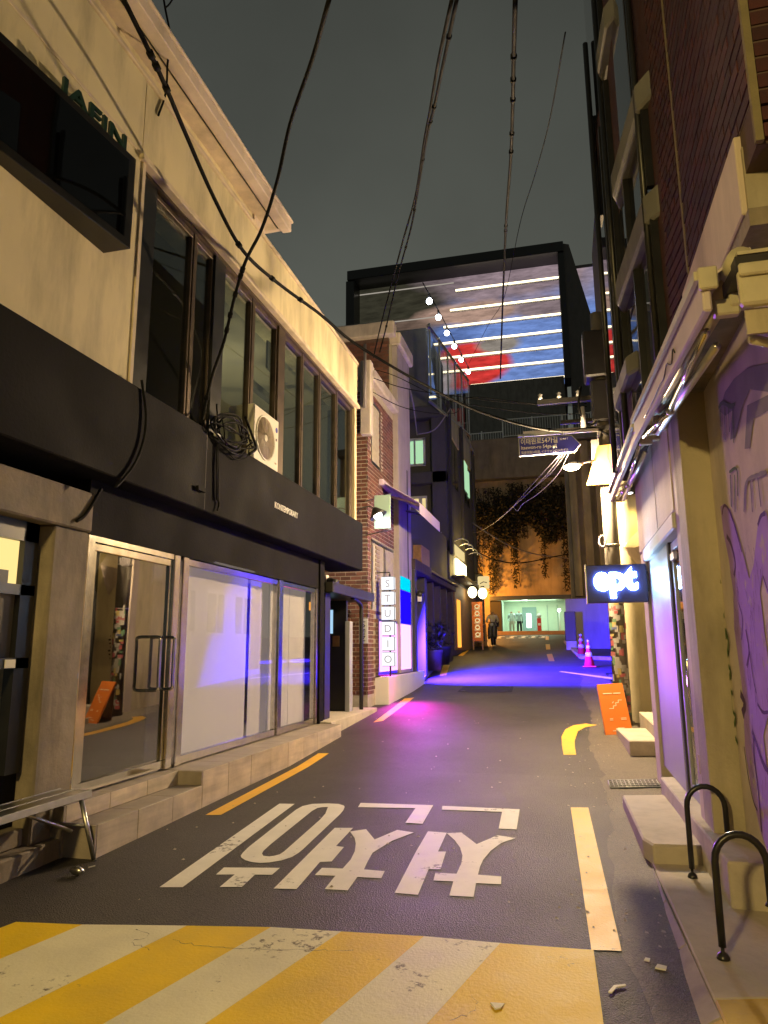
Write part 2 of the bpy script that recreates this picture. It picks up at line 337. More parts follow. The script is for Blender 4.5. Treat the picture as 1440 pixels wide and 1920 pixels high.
def spline(P, k=6):
    P = [Vector(p) for p in P]; Q = [P[0]*2-P[1]]+P+[P[-1]*2-P[-2]]; out = []
    for i in range(1, len(Q)-2):
        a, b, c, d = Q[i-1:i+3]
        for j in range(k):
            t = j/k; out.append(.5*((2*b)+(c-a)*t+(2*a-5*b+4*c-d)*t*t+(3*b-a-3*c+d)*t**3))
    return out+[P[-1]]

PROF = [(-6, 0), (0, 0), (8, .14), (13, .40), (24, 1.02), (40, 1.98), (46, 2.30), (400, 2.30)]
def zr(y):
    for (a, p), (b, q) in zip(PROF, PROF[1:]):
        if y <= b: return p+(q-p)*(max(y, a)-a)/(b-a)
    return 2.3
def sheet(loops, lift):
    """flat painted shape laid on the sloping road"""
    loops = [[Vector((x, y, 0)) for x, y in l] for l in loops]
    tri = tessellate_polygon(loops); pts = [p for l in loops for p in l]
    bm = bmesh.new(); vs = [bm.verts.new(p) for p in pts]
    for t in tri:
        try: bm.faces.new([vs[i] for i in t])
        except ValueError: pass
    for yy in (8, 13, 24, 40):
        bmesh.ops.bisect_plane(bm, geom=bm.verts[:]+bm.edges[:]+bm.faces[:], plane_co=(0, yy, 0), plane_no=(0, 1, 0))
    bm.verts.index_update()
    m = MB(); vv = [(v.co.x, v.co.y, zr(v.co.y)+lift) for v in bm.verts]; ff = []
    for f in bm.faces:
        i = [v.index for v in f.verts]
        if f.normal.z < 0: i.reverse()
        ff.append(i)
    m.add(vv, ff); bm.free(); return m
def strip_floor(xl, xr, y0, y1, lift, step=2.0):
    ys = sorted(set([y0, y1]+[a for a, b in PROF if y0 < a < y1]+[y0+step*i for i in range(1, int((y1-y0)/step)+1) if y0+step*i < y1]))
    m = MB(); vs = []; fs = []
    for y in ys: vs += [(xl, y, zr(y)+lift), (xr, y, zr(y)+lift)]
    for i in range(len(ys)-1): fs.append((2*i, 2*i+1, 2*i+3, 2*i+2))
    return m.add(vs, fs)
_brick = {}
def bricks(parent, org, u, n, length, height, mname, L=.205, H=.062, gap=.012, T=.05, count=300, back=None, hole=None, proud=.008):
    """courses of single bricks; the first ones are objects, the rest one mesh"""
    u = Vector(u); n = Vector(n); org = Vector(org); rows = int(height/(H+gap)); rest = MB(); made = 0; todo = []
    base = MB().box(-L/2, L/2, -T/2, T/2, -H/2, H/2)
    if mname not in _brick:
        me = bpy.data.meshes.new('brick'); me.from_pydata(base.v, [], base.f); me.materials.append(M[mname]); _brick[mname] = me
    for r in range(rows):
        off = (L+gap)/2 if r % 2 else 0; x = -off
        while x < length-.01:
            a, b = max(x, 0), min(x+L, length)
            if b-a > .03:
                mid = (a+b)/2; z = r*(H+gap)+H/2+gap
                if not (hole and hole(mid, z)): todo.append((mid, z, (b-a)/L))
            x += L+gap
    for mid, z, sc in todo:
        pos = org+u*mid+n*(proud-T/2+random.uniform(-.002, .002))+Vector((0, 0, z))
        if made < count:
            o = bpy.data.objects.new('brick', _brick[mname]); COL.objects.link(o)
            mx = Matrix(((u.x*sc, n.x, 0, pos.x), (u.y*sc, n.y, 0, pos.y), (0, 0, 1, pos.z), (0, 0, 0, 1)))
            o.parent = parent; o.matrix_parent_inverse = Matrix.Translation(-Vector(parent.location)); o.matrix_basis = mx; made += 1
        else:
            mx = Matrix(((u.x*sc, n.x, 0, pos.x), (u.y*sc, n.y, 0, pos.y), (0, 0, 1, pos.z), (0, 0, 0, 1)))
            rest.add([mx @ Vector(p) for p in base.v], base.f)
    if rest.v: rest.build('brick_courses', mname, parent, kind='stuff')

# ================================================================== ground, road, pavements
m = MB(); ys = [-120, -6, 0, 8, 13, 24, 40, 46, 400]
vs = []; fs = []
for y in ys: vs += [(-220, y, zr(y)-.03), (220, y, zr(y)-.03)]
for i in range(len(ys)-1): fs.append((2*i, 2*i+1, 2*i+3, 2*i+2))
m.add(vs, fs).build('ground', 'old_paving', kind='structure')
road = strip_floor(-4.0, .95, -5, 20, 0, 1.0).build('road', 'asphalt', kind='structure')
for nm, a in (('road_upper', (-6.6, .62, 20, 46)),):
    MB().add(*[(lambda q: (q.v, q.f))(strip_floor(*a, 0))][0]).build('road', 'asphalt', kind='structure')
strip_floor(.62, 9, 20, 30.6, -.006).build('side_street', 'asphalt', kind='structure')
random.seed(4); pe = [(.95, 2.0), (.95, 20.0)]
y = 20.0
while y > 2.0: pe.append((.24+.05*math.sin(y*1.1)+random.uniform(-.03, .03)+(.04 if y > 8 else 0), y)); y -= .22
sheet([pe], .0025).build('old_gutter_strip', 'old_paving', kind='structure')

SYL = {'hi': [[(-2.542, 6.236), (-2.404, 6.254), (-2.279, 4.114), (-2.415, 4.085)], [(-2.206, 4.5), (-1.849, 4.568), (-1.846, 4.431), (-1.952, 4.414), (-1.934, 4.191), (-2.064, 4.163), (-2.077, 4.39), (-2.191, 4.363)]], 'cheon2': [[(-1.807, 5.562), (-1.667, 5.59), (-1.647, 5.104), (-1.585, 5.091), (-1.567, 4.765), (-1.639, 4.738), (-1.605, 4.227), (-1.74, 4.207)], [(-1.66, 5.485), (-1.559, 5.573), (-1.422, 5.315), (-1.32, 5.6), (-1.183, 5.555), (-1.291, 5.308), (-1.353, 5.002), (-1.334, 4.798), (-1.315, 4.651), (-1.179, 4.645), (-1.166, 4.512), (-1.316, 4.505), (-1.305, 4.269), (-1.444, 4.262), (-1.455, 4.498), (-1.584, 4.483), (-1.586, 4.625), (-1.452, 4.64), (-1.456, 4.828), (-1.481, 5.005), (-1.528, 5.19), (-1.574, 5.319)], [(-1.84, 6.402), (-1.195, 6.444), (-1.166, 5.814), (-1.305, 5.815), (-1.325, 6.304), (-1.818, 6.243)]], 'cheon1': [[(-1.085, 5.61), (-0.941, 5.601), (-0.923, 5.121), (-0.87, 5.134), (-0.843, 4.759), (-0.917, 4.743), (-0.893, 4.286), (-1.03, 4.289), (-1.07, 5.091)], [(-0.939, 5.588), (-0.835, 5.628), (-0.687, 5.349), (-0.566, 5.606), (-0.428, 5.563), (-0.52, 5.416), (-0.575, 5.21), (-0.603, 5.009), (-0.607, 4.856), (-0.601, 4.701), (-0.459, 4.699), (-0.448, 4.558), (-0.595, 4.548), (-0.581, 4.319), (-0.717, 4.311), (-0.731, 4.549), (-0.85, 4.54), (-0.863, 4.682), (-0.732, 4.691), (-0.732, 4.897), (-0.748, 5.066), (-0.79, 5.246), (-0.853, 5.415)], [(-1.113, 6.434), (-0.455, 6.44), (-0.438, 5.793), (-0.573, 5.792), (-0.592, 6.318), (-1.097, 6.3)]]}
RING = [[(-2.252, 6.282), (-2.12, 6.33), (-2.02, 6.329), (-1.955, 6.277), (-1.935, 6.231), (-1.91, 6.113), (-1.896, 5.976), (-1.848, 4.974), (-1.848, 4.897), (-1.859, 4.802), (-1.9, 4.715), (-1.961, 4.66), (-2.017, 4.637), (-2.075, 4.641), (-2.136, 4.67), (-2.188, 4.718), (-2.209, 4.752), (-2.225, 4.816), (-2.243, 4.941), (-2.315, 6.056), (-2.306, 6.192)], [(-2.077, 6.202), (-2.125, 6.183), (-2.155, 6.147), (-2.164, 6.037), (-2.118, 5.049), (-2.104, 4.889), (-2.088, 4.829), (-2.059, 4.785), (-2.013, 4.78), (-1.984, 4.802), (-1.962, 4.842), (-1.958, 4.904), (-2.001, 5.776), (-2.023, 5.974)]]
LINES = [[(-2.992, 5.727), (-2.864, 5.752), (-2.932, 8.781), (-3.065, 8.762)], [(-3.028, 11.264), (-2.916, 11.443), (-3.037, 14.507), (-3.195, 14.324)], [(-3.294, 19.007), (-3.158, 19.311), (-3.6, 22.686), (-3.805, 22.691)], [(-3.917, 26.744), (-3.736, 26.733), (-3.985, 30.868), (-4.145, 30.524)], [(-4.252, 34.57), (-4.096, 34.546), (-4.199, 38.066), (-4.428, 38.112)], [(-0.037, 6.586), (0.108, 6.615), (0.174, 3.771), (0.038, 3.753)], [(-0.922, 34.068), (-0.729, 34.04), (-0.636, 30.157), (-0.806, 30.173)], [(-0.72, 27.366), (-0.532, 27.635), (-0.393, 24.124), (-0.578, 24.132)], [(-1.128, 42.502), (-0.947, 42.454), (-0.856, 37.967), (-1.018, 37.999)], [(-0.1, 9.099), (0.044, 9.118), (0.037, 9.617), (0.04, 10.055), (0.093, 10.798), (0.202, 11.176), (0.387, 11.411), (0.227, 11.532), (0.043, 11.351), (-0.078, 10.958), (-0.128, 10.348), (-0.121, 9.738)]]
CROSS = [(-2.866, 3.452), (-2.499, 3.497), (-1.962, 3.601), (-1.530, 3.677), (-1.165, 3.702), (-.751, 3.736), (-.381, 3.737), (.048, 3.755)]
# striped road hump in the foreground: slanted stripes running towards the viewer
dx, dy = -.22, -1.0
for i in range(7):
    a, b = CROSS[i], CROSS[i+1]
    k = .3 if i < 6 else 0
    sl = .27
    def ext(p, s=sl): return (p[0]-s*2.6*1.0*.98, p[1]-2.6)
    pa = ext(a); pb = ext(b) if i < 6 else (b[0]+.05, b[1]-2.6)
    mb = sheet([[a, b, pb, pa]], .0035+.0003*(i % 2))
    mb.build('crossing_stripe', 'hump_yellow' if i % 2 == 0 else 'hump_white', road)
for P in ([(-1.95, 3.42), (-1.8, 3.40), (-1.6, 3.41), (-1.4, 3.43), (-1.2, 3.47), (-1.05, 3.50)], [(-2.2, 3.5), (-2.08, 3.44), (-2.12, 3.36), (-1.98, 3.3)], [(-.5, 3.0), (-.42, 3.1), (-.45, 3.2)]):
    Q = [q+Vector((random.uniform(-.012, .012), random.uniform(-.012, .012), 0)) for q in spline([(x, y, 0) for x, y in P], 6)]; L_ = []; R_ = []
    for q in Q: w_ = random.uniform(.0006, .0022); L_.append((q.x, q.y+w_)); R_.append((q.x, q.y-w_))
    sheet([L_+R_[::-1]], .0052).build('paint_crack', 'asphalt', road)
for k in ('hi', 'cheon2', 'cheon1'):
    if k == 'hi': mb = sheet([SYL[k][0]], .003)
    else: mb = sheet([SYL[k][0]], .003)
    for q, l in enumerate(SYL[k][1:]):
        s2 = sheet([l], .0034+.0004*q); mb.add(s2.v, s2.f)
    if k == 'hi':
        s2 = sheet(RING, .003); mb.add(s2.v, s2.f)
    mb.build('painted_syllable', 'white_paint', road)
for l in LINES: sheet([l], .0042).build('lane_line', 'yellow_paint', road)
sheet([[(-.232, 20.291), (-.162, 20.454), (1.246, 18.448), (1.208, 17.941)]], .008).build('side_street_line', 'white_paint', road)
for x0 in (-3.9, -3.2, -2.55, -2.0, -1.45):     # worn lettering at the top of the slope, seen edge-on
    s = MB()
    for (a, b, c, d) in ((0, .42, 0, .5), (.12, .3, .5, 2.4), (0, .42, 2.4, 2.9)):
        q = sheet([[(x0+a, 40.2+c), (x0+b, 40.2+c), (x0+b, 40.2+d), (x0+a, 40.2+d)]], .006+c*.001); s.add(q.v, q.f)
    s.build('far_lettering', 'white_paint', road)
mh = thing('utility_cover', 'dark rectangular steel cover set in the road beyond the purple light', 'manhole cover', (-1.74, 16, zr(16)))
sheet([[(-2.314, 16.548), (-1.197, 16.607), (-1.155, 15.502), (-2.302, 15.426)]], .009).build('plate', 'black_cloth', mh)
s = MB()
for x in (-2.2, -1.3):
    for y in (15.6, 16.4): s.box(x-.04, x+.04, y-.05, y+.05, zr(y)+.01, zr(y)+.02)
s.build('lifting_lug', 'dark_metal', mh)

# right pavement, kerb
pv = MB()
pv.prism([(.455, 5.28, -.1), (.47, 4.6, -.1), (.485, 3.3, -.1), (.69, 3.36, -.1), (1.3, 3.6, -.1), (1.3, 5.28, -.1)], (0, 0, .2))
pv.build('pavement', 'screed', kind='structure', bevel=.008)
yc = MB().prism([(.487, 3.297, -.1), (.5, 1.0, -.1), (1.3, .9, -.1), (1.3, 3.597, -.1), (.692, 3.357, -.1)], (0, 0, .202))
yc.build('painted_pavement', 'yellow_screed', kind='structure', bevel=.008)
def kerb_piece(y0, y1, xb0, xb1, xt0, xt1, m, z=.1):
    k = MB(); a = zr(y0)-.05; b = zr(y1)-.05
    k.add([(xb0, y0, a), (xb1, y1, b), (xt1, y1, z), (xt0, y0, z), (xt0+.03, y0, a), (xt1+.03, y1, b)], [(0, 1, 2, 3), (0, 3, 4), (1, 5, 2), (2, 5, 4, 3), (0, 4, 5, 1)])
    return k.build('kerb', m, kind='structure', bevel=.006)
kerb_piece(4.45, 5.25, .40, .455, .455, .452, 'kerb'); kerb_piece(3.85, 4.445, .365, .398, .47, .457, 'kerb'); kerb_piece(3.16, 3.845, .325, .363, .487, .472, 'kerb'); kerb_piece(1.0, 3.155, .32, .323, .5, .488, 'yellow_screed')
# left pavement from the planter to the tavern
lp = MB(); vs = []; fs = []
pts = [(-3.42, 17.6), (-3.55, 18.6), (-3.75, 20.6), (-4.2, 25.5), (-4.9, 31.7), (-5.2, 36.2)]
for x, y in pts: vs += [(x, y, zr(y)-.1), (x, y, zr(y)+.1), (-9, y, zr(y)+.1), (-9, y, zr(y)-.1)]
for i in range(len(pts)-1):
    for k in range(3): fs.append((4*i+k, 4*i+k+1, 4*i+4+k+1, 4*i+4+k))
fs += [(0, 3, 2, 1)]
lp.add(vs, fs).build('left_pavement', 'grey_concrete', kind='structure')
# right island kerb near the side street
k = MB()
for (x0, y0), (x1, y1) in zip([(-.02, 35.3), (.35, 28), (.5, 25.2)], [(.35, 28), (.5, 25.2), (3.5, 23.2)]):
    d = Vector((x1-x0, y1-y0, 0)).normalized()*.09; nx, ny = -d.y, d.x
    k.add([(x0-nx, y0-ny, zr(y0)-.1), (x1-nx, y1-ny, zr(y1)-.1), (x1+nx, y1+ny, zr(y1)-.1), (x0+nx, y0+ny, zr(y0)-.1), (x0-nx, y0-ny, zr(y0)+.1), (x1-nx, y1-ny, zr(y1)+.1), (x1+nx, y1+ny, zr(y1)+.1), (x0+nx, y0+ny, zr(y0)+.1)],
          [(0, 3, 2, 1), (4, 5, 6, 7), (0, 1, 5, 4), (1, 2, 6, 5), (2, 3, 7, 6), (3, 0, 4, 7)])
k.build('kerb', 'kerb', kind='structure')

# ================================================================== left: cream and black corner building
b1 = thing('corner_building', 'cream two storey building with black band over a frosted shopfront on the left', 'building', (-3.5, 7, 0))
B('pier', 'concrete', b1, (-3.95, -3.48, 4.25, 4.63, .05, 2.335), bevel=.012)
B('lintel', 'concrete', b1, (-3.95, -3.455, 1.0, 4.63, 2.338, 2.64), bevel=.012)
s = MB(); s.box(-3.95, -3.62, 1, 4.245, .32, .66, 0); s.build('lower_panel', 'black_wall', b1)
wn = MB().box(-3.64, -3.625, 1, 4.09, 1.90, 2.2).build('window', 'amber_pane', b1, label='small lit amber pane')
s = MB()
for y0, y1, z0, z1 in ((1, 4.22, 2.2, 2.335), (1, 4.22, 1.83, 1.90), (1, 4.22, 1.34, 1.41), (4.09, 4.22, .66, 2.335), (3.72, 3.77, 1.41, 2.335)): s.box(-3.66, -3.58, y0, y1, z0, z1)
s.build('frame', 'black_metal', wn)
B('box_silhouette', 'dark_metal', wn, (-3.622, -3.612, 3.5, 4.0, 1.90, 1.99))
B('window', 'grey_concrete', b1, (-3.64, -3.625, 1, 4.09, 1.41, 1.83), label='frosted dark pane')
B('window', 'tan_and_lit_plaster', b1, (-3.66, -3.645, 1, 4.0, .66, 1.34), label='tan lower pane')
B('label_plate', 'paper', b1, (-3.577, -3.57, 4.0, 4.09, 1.345, 1.40))
B('fascia', 'black_wall', b1, (-3.9, -3.3, -3, 11.62, 2.765, 3.585), bevel=.01)
B('recess_wall', 'black_wall', b1, (-3.9, -3.50, 4.632, 10.05, 2.335, 2.762))
B('upper_wall', 'cream', b1, (-3.9, -3.38, -3, 4.84, 3.588, 6.48), bevel=.008)
B('corner_trim', 'cream_trim', b1, (-3.5, -3.365, 4.842, 4.885, 3.588, 5.70))
B('frieze', 'cream', b1, (-3.9, -3.385, 4.842, 11.58, 5.72, 6.48), bevel=.008)
B('coping', 'cream_trim', b1, (-3.95, -3.36, -3, 11.6, 6.482, 6.53), bevel=.006)
s = MB().box(-3.52, -3.335, 4.80, 11.6, 5.655, 5.715); s.build('drip_ledge', 'cream_trim', b1, bevel=.006)
B('panel_seam', 'cream_trim', b1, (-3.379, -3.37, -3, 4.84, 5.70, 5.735), bevel=.004)
B('end_wall', 'cream', b1, (-3.9, -3.40, 11.46, 11.58, 3.588, 5.652))
# upper window band
MUL = [(4.89, 5.17, 'black_metal'), (5.885, 5.935, 'bronze'), (6.31, 6.55, 'black_metal'), (7.29, 7.355, 'bronze'), (8.07, 8.29, 'bronze'), (8.975, 9.03, 'bronze'), (9.71, 9.775, 'bronze'), (10.55, 10.615, 'bronze'), (11.385, 11.458, 'bronze')]
for a, c, mm in MUL: B('mullion', mm, b1, (-3.54, -3.425 if c-a > .1 else -3.44, a, c, 3.592, 5.65), bevel=.004)
for (a0, a, _), (c, c1, _) in zip(MUL, MUL[1:]):
    z0 = 3.66
    w = MB().box(-3.492, -3.484, a+.004, c-.004, z0, 5.56).build('window', 'upper_glass', b1)
    s = MB()
    for y0, y1, zz0, zz1 in ((a+.002, c-.002, 5.56, 5.62), (a+.002, c-.002, z0-.06, z0), (a+.002, a+.035, z0, 5.56), (c-.035, c-.002, z0, 5.56)): s.box(-3.52, -3.45, y0, y1, zz0, zz1)
    s.build('window_frame', 'bronze', w, bevel=.003)
B('window_head', 'bronze', b1, (-3.52, -3.41, 4.89, 11.46, 5.622, 5.652))
B('sill', 'cream_trim', b1, (-3.55, -3.35, 5.05, 11.46, 3.588, 3.61), bevel=.004)
r_ = MB(); r_.box(-7, -6.9, 4.9, 11.45, 3.4, 5.75, 0); r_.box(-6.9, -3.9, 4.9, 11.45, 5.75, 5.85, 0); r_.box(-6.9, -3.9, 4.9, 11.45, 3.35, 3.45, 1); r_.box(-6.9, -3.56, 6.42, 6.46, 3.45, 5.75, 0); r_.box(-6.9, -3.56, 11.46, 11.5, 3.45, 5.75, 0); r_.box(-5.2, -5.0, 8.1, 8.4, 3.45, 5.75, 1); r_.box(-6.9, -3.56, 4.86, 4.89, 3.45, 5.75, 0)
r_.box(-3.75, -3.72, 8.4, 8.75, 5.2, 5.6, 1); r_.box(-4.4, -4.3, 9.1, 10.2, 5.3, 5.4, 1)
r_.build('upper_room', ['dim_room', 'dark_wall'], b1)
# attic wall, eaves and gutter above the frieze
B('attic_wall', 'cream', b1, (-3.95, -3.62, -3, 7.85, 6.53, 7.0))
MB().prism([(-3.62, -3, 6.97), (-3.33, -3, 6.955), (-3.33, -3, 7.0), (-6.8, -3, 8.9), (-6.8, -3, 8.8), (-3.62, -3, 7.0)], (0, 10.98, 0)).build('roof', 'cream_trim', b1)
s = MB(); s.box(-3.41, -3.285, -3, 8.08, 6.955, 7.09); s.box(-3.43, -3.265, -3, 8.1, 7.09, 7.125); s.build('gutter', 'rose_plaster', b1, bevel=.008)
B('soffit_line', 'black_metal', b1, (-3.43, -3.42, -3, 7.95, 6.948, 6.958)); B('gutter_return', 'rose_plaster', b1, (-4.3, -3.36, 7.86, 8.05, 6.97, 7.06), bevel=.006)
B('attic_end', 'rose_plaster', b1, (-3.9, -3.60, 7.6, 7.9, 6.2, 6.97))
# shopfront
fr = [(4.64, 4.73, 'jamb'), (5.90, 6.0, 'mullion'), (6.06, 6.16, 'mullion'), (8.44, 8.56, 'mullion'), (9.84, 9.93, 'jamb')]
for a, c, nm in fr: B(nm, 'chrome', b1, (-3.58, -3.49, a, c, .42, 2.332), bevel=.006)
dr = MB().box(-3.545, -3.535, 4.78, 5.87, .50, 2.22).build('glass_door', 'door_glass', b1)
s = MB()
for y0, y1, z0, z1 in ((4.735, 5.895, 2.22, 2.28), (4.735, 5.895, .425, .50), (4.735, 4.785, .50, 2.22), (5.855, 5.895, .50, 2.22)): s.box(-3.56, -3.515, y0, y1, z0, z1)
s.build('door_frame', 'chrome', dr, bevel=.004)
for y in (5.60, 5.83):
    s = MB(); x = -3.42; s.tube(spline([(-3.535, y, 1.57), (-3.46, y, 1.57), (x, y, 1.555), (x, y, 1.5), (x, y, 1.2), (x, y, 1.13), (-3.46, y, 1.115), (-3.535, y, 1.115)], 4), .014, 10); s.build('handle', 'chrome', dr)
s = MB().box(-3.53, -3.50, 4.60, 4.66, 1.15, 1.30); kp = s.build('door_lock', 'black_metal', b1, bevel=.004); B('display', 'led_cyan', kp, (-3.499, -3.497, 4.615, 4.645, 1.255, 1.29)); B('status_light', 'led_green', kp, (-3.5, -3.497, 4.61, 4.65, 1.15, 1.165))
for a, c in ((6.165, 8.435), (8.565, 9.835)):
    w = MB().box(-3.545, -3.535, a, c, .50, 2.26).build('shop_window', 'shop_glass', b1)
    s = MB()
    for y0, y1, z0, z1 in ((a, c, 2.26, 2.325), (a, c, .425, .50), (a, a+.035, .50, 2.26), (c-.035, c, .50, 2.26)): s.box(-3.57, -3.51, y0, y1, z0, z1)
    s.build('window_frame', 'chrome', w, bevel=.004)
B('header_track', 'chrome', b1, (-3.57, -3.50, 4.735, 5.895, 2.285, 2.33))
for a, c in ((6.0, 7.86), (7.93, 8.5), (8.5, 9.2), (9.2, 9.84)):
    s = MB(); n = 8; vs = []; fs = []
    for i in range(n+1):
        y = a+(c-a)*i/n; x = -3.66+.006*math.sin(i*2.1); vs += [(x, y, .47), (x, y, 2.33)]
    for i in range(n): fs.append((2*i, 2*i+2, 2*i+3, 2*i+1))
    s.add(vs, fs, 0, True).build('blind', 'blind', b1, fix=False)
s = MB(); s.box(-6.0, -5.9, 4.7, 10, .42, 2.5, 0); s.box(-6, -3.58, 4.7, 10, .38, .418, 1); s.box(-6, -3.52, 4.7, 10, 2.45, 2.5, 0); s.box(-6, -3.58, 4.66, 4.7, .42, 2.45, 2); s.box(-6, -3.58, 10, 10.05, .42, 2.45, 0); s.box(-6, -3.75, 5.94, 5.97, .42, 2.45, 2)
s.build('shop_room', ['wall_white', 'shop_floor', 'night_wall'], b1)
letters('shop_lettering', 'KONTEMPORARY', .105, (-3.297, 7.76, 3.125), (0, .84, 0), (0, 0, 1), 'letter_white', b1, .004, .0, fit=.76)
B('fascia_seam', 'night_wall', b1, (-3.301, -3.2985, 6.05, 6.06, 2.78, 3.58))
# entrance recess at its end
B('entrance_column', 'black_wall', b1, (-3.8, -3.47, 9.94, 10.12, .40, 2.76), bevel=.006); B('entrance_column', 'dark_metal', b1, (-3.85, -3.5, 10.25, 10.5, .43, 2.3), bevel=.006)
B('recess_back', 'black_wall', b1, (-4.9, -4.6, 10, 12.8, .3, 3.6)); 
ed = B('entrance_door', 'black_metal', b1, (-4.1, -3.62, 11.72, 11.80, .44, 2.28), bevel=.004)
B('door_return', 'door_metal', b1, (-3.61, -3.53, 11.62, 11.80, .44, 1.92), bevel=.004)
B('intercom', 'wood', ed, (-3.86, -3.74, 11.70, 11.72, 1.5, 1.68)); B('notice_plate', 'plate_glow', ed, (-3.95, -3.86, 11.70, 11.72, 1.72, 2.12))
B('warning_sticker', 'orange_glow', b1, (-3.64, -3.58, 9.925, 9.938, 2.02, 2.14))
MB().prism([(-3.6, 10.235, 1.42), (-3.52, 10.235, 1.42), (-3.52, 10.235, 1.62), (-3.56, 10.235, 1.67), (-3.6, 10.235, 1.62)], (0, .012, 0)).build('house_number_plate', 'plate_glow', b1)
cn = B('canopy', 'dark_metal', b1, (-4.6, -3.36, 10.2, 12.62, 2.30, 2.46), bevel=.01)
MB().tube(spline([(-3.45, 11.5, 2.30), (-3.45, 11.7, 2.28), (-3.43, 11.95, 2.2), (-3.43, 11.98, 2.0), (-3.43, 11.98, 1.2), (-3.43, 11.98, .45)], 4), .035, 10).build('downpipe', 'black_metal', b1)
B('switch_box', 'ac_white', b1, (-3.74, -3.64, 10.7, 10.84, 2.47, 2.62), bevel=.006); MB().cyl((-3.62, 10.75, 2.54), (-3.46, 10.68, 2.48), .045, .06, 12).build('door_camera', 'dark_metal', b1)

pl = thing('name_plaque', 'white vertical plaque lettered JAEIN beside the black entrance', 'sign', (-3.42, 12.1, 1.76))
B('board', 'plaque_white', pl, (-3.50, -3.34, 12.08, 12.10, 1.55, 1.98), bevel=.003)
letters('lettering', 'JAEIN', .105, (-3.455, 12.077, 1.95), (0, 0, -1), (1, 0, 0), 'letter_black', pl, .002, fit=.36)
s = MB()
for z in (1.66, 1.87): s.box(-3.56, -3.50, 12.085, 12.095, z, z+.012)
s.build('bracket', 'black_metal', pl)

# stone steps
st = thing('shop_steps', 'beige stone steps in two tiers below the glass door and frosted windows', 'steps', (-3.3, 7, 0))
B('core', 'screed', st, (-3.95, -3.165, 4.52, 5.955, -.05, .268), (-3.95, -3.40, 4.49, 5.955, -.05, .388), (-3.95, -3.165, 5.965, 9.97, -.05, .388))
def tiles(y0, y1, x, z0, z1, n):
    w = (y1-y0)/n
    for i in range(n): B('tile', 'travertine', st, (x-.018, x+random.uniform(-.0015, .0015), y0+i*w+.0025, y0+(i+1)*w-.0025, z0, z1), bevel=.002)
tiles(4.50, 5.958, -3.15, .0, .291, 3); tiles(4.472, 5.958, -3.383, .293, .409, 3); tiles(5.96, 9.97, -3.15, .0, .411, 8)
for i in range(3): w = 1.458/3; B('tread_tile', 'tread_stone', st, (-3.382, -3.152, 4.502+i*w, 4.50+(i+1)*w-.003, .27, .2925), bevel=.002)
for i in range(3): w = 1.486/3; B('tread_tile', 'tread_stone', st, (-3.62, -3.384, 4.474+i*w, 4.472+(i+1)*w-.003, .39, .4105), bevel=.002)
for i in range(8): w = 4.01/8; B('tread_tile', 'tread_stone', st, (-3.62, -3.152, 5.962+i*w, 5.96+(i+1)*w-.003, .39, .4125), bevel=.002)
B('end_tile', 'tread_stone', st, (-3.40, -3.152, 4.478, 4.498, -.02, .2915)); B('end_tile', 'tread_stone', st, (-3.70, -3.385, 4.45, 4.471, .0, .409)); B('end_tile', 'tread_stone', st, (-3.382, -3.152, 5.938, 5.957, .2935, .411))
sl = B('entrance_step', 'screed', None, (-4.6, -3.30, 9.985, 12.55, .0, .44), bevel=.01); tag(sl, 'low grey concrete step in front of the black entrance', 'step')
sl = B('worn_step', 'concrete', None, (-3.95, -3.40, 1, 4.46, -.05, .2), (-3.95, -3.52, 1, 4.24, .2, .315), bevel=.012); tag(sl, 'worn concrete step under the small amber window at far left', 'step')

# wedge shaped display box with raised letters
bx = thing('display_box', 'large black glazed box with green JAEIN letters on the cream wall', 'sign box', (-3.3, 3.8, 4.5))
P0 = [(-3.382, 1.2), (-3.382, 4.42), (-3.14, 4.42), (-3.50+.01, 1.2)]
P0 = [(-3.382, 2.3), (-3.382, 4.42), (-3.14, 4.42), (-3.375, 2.3)]
MB().prism([(x, y, 4.535) for x, y in P0], (0, 0, .79)).build('case', 'black_metal', bx, bevel=.006)
def wq(y, off): return -3.14-(4.42-y)*(.235/2.12)+off
MB().quad((wq(2.4, .004), 2.4, 4.60), (wq(4.34, .004), 4.34, 4.60), (wq(4.34, .004), 4.34, 5.26), (wq(2.4, .004), 2.4, 5.26)).build('glass_front', 'door_glass', bx, fix=False)
letters('lettering', 'JAEIN', .185, (-3.255, 3.64, 5.335), (.11, 1, 0), (0, 0, 1), 'letter_green', bx, .012, .02, fit=.69)

# air conditioner
ac = thing('air_conditioner', 'white outdoor air conditioning unit set in the upper window band', 'air conditioner', (-3.45, 7.62, 3.61))
B('case', 'ac_white', ac, (-3.70, -3.365, 7.26, 7.99, 3.613, 4.275), bevel=.012)
c0 = (-3.355, 7.58, 3.94)
s = MB().lathe(c0, [(.27, -.02), (.275, .0), (.262, .006), (.258, -.008)], 32, 0, 'x'); s.build('fan_ring', 'ac_white', ac)
s = MB().lathe((-3.366, 7.58, 3.94), [(.256, 0), (.255, .004)], 32, 0, 'x'); s.build('fan_opening', 'grille', ac)
s = MB()
for i in range(1, 13): s.tube([(-3.356, 7.58+.02*i*math.cos(a*.2617), 3.94+.02*i*math.sin(a*.2617)) for a in range(24)], .0022, 4, 0, True)
for a in range(10): s.tube([(-3.354, 7.58+.04*math.cos(a*.628), 3.94+.04*math.sin(a*.628)), (-3.354, 7.58+.255*math.cos(a*.628+.5), 3.94+.255*math.sin(a*.628+.5))], .003, 4)
s.build('fan_guard', 'grille', ac)
s = MB().lathe((-3.356, 7.58, 3.94), [(.045, 0), (.04, .006)], 20, 0, 'x'); s.build('fan_hub', 'ac_white', ac)
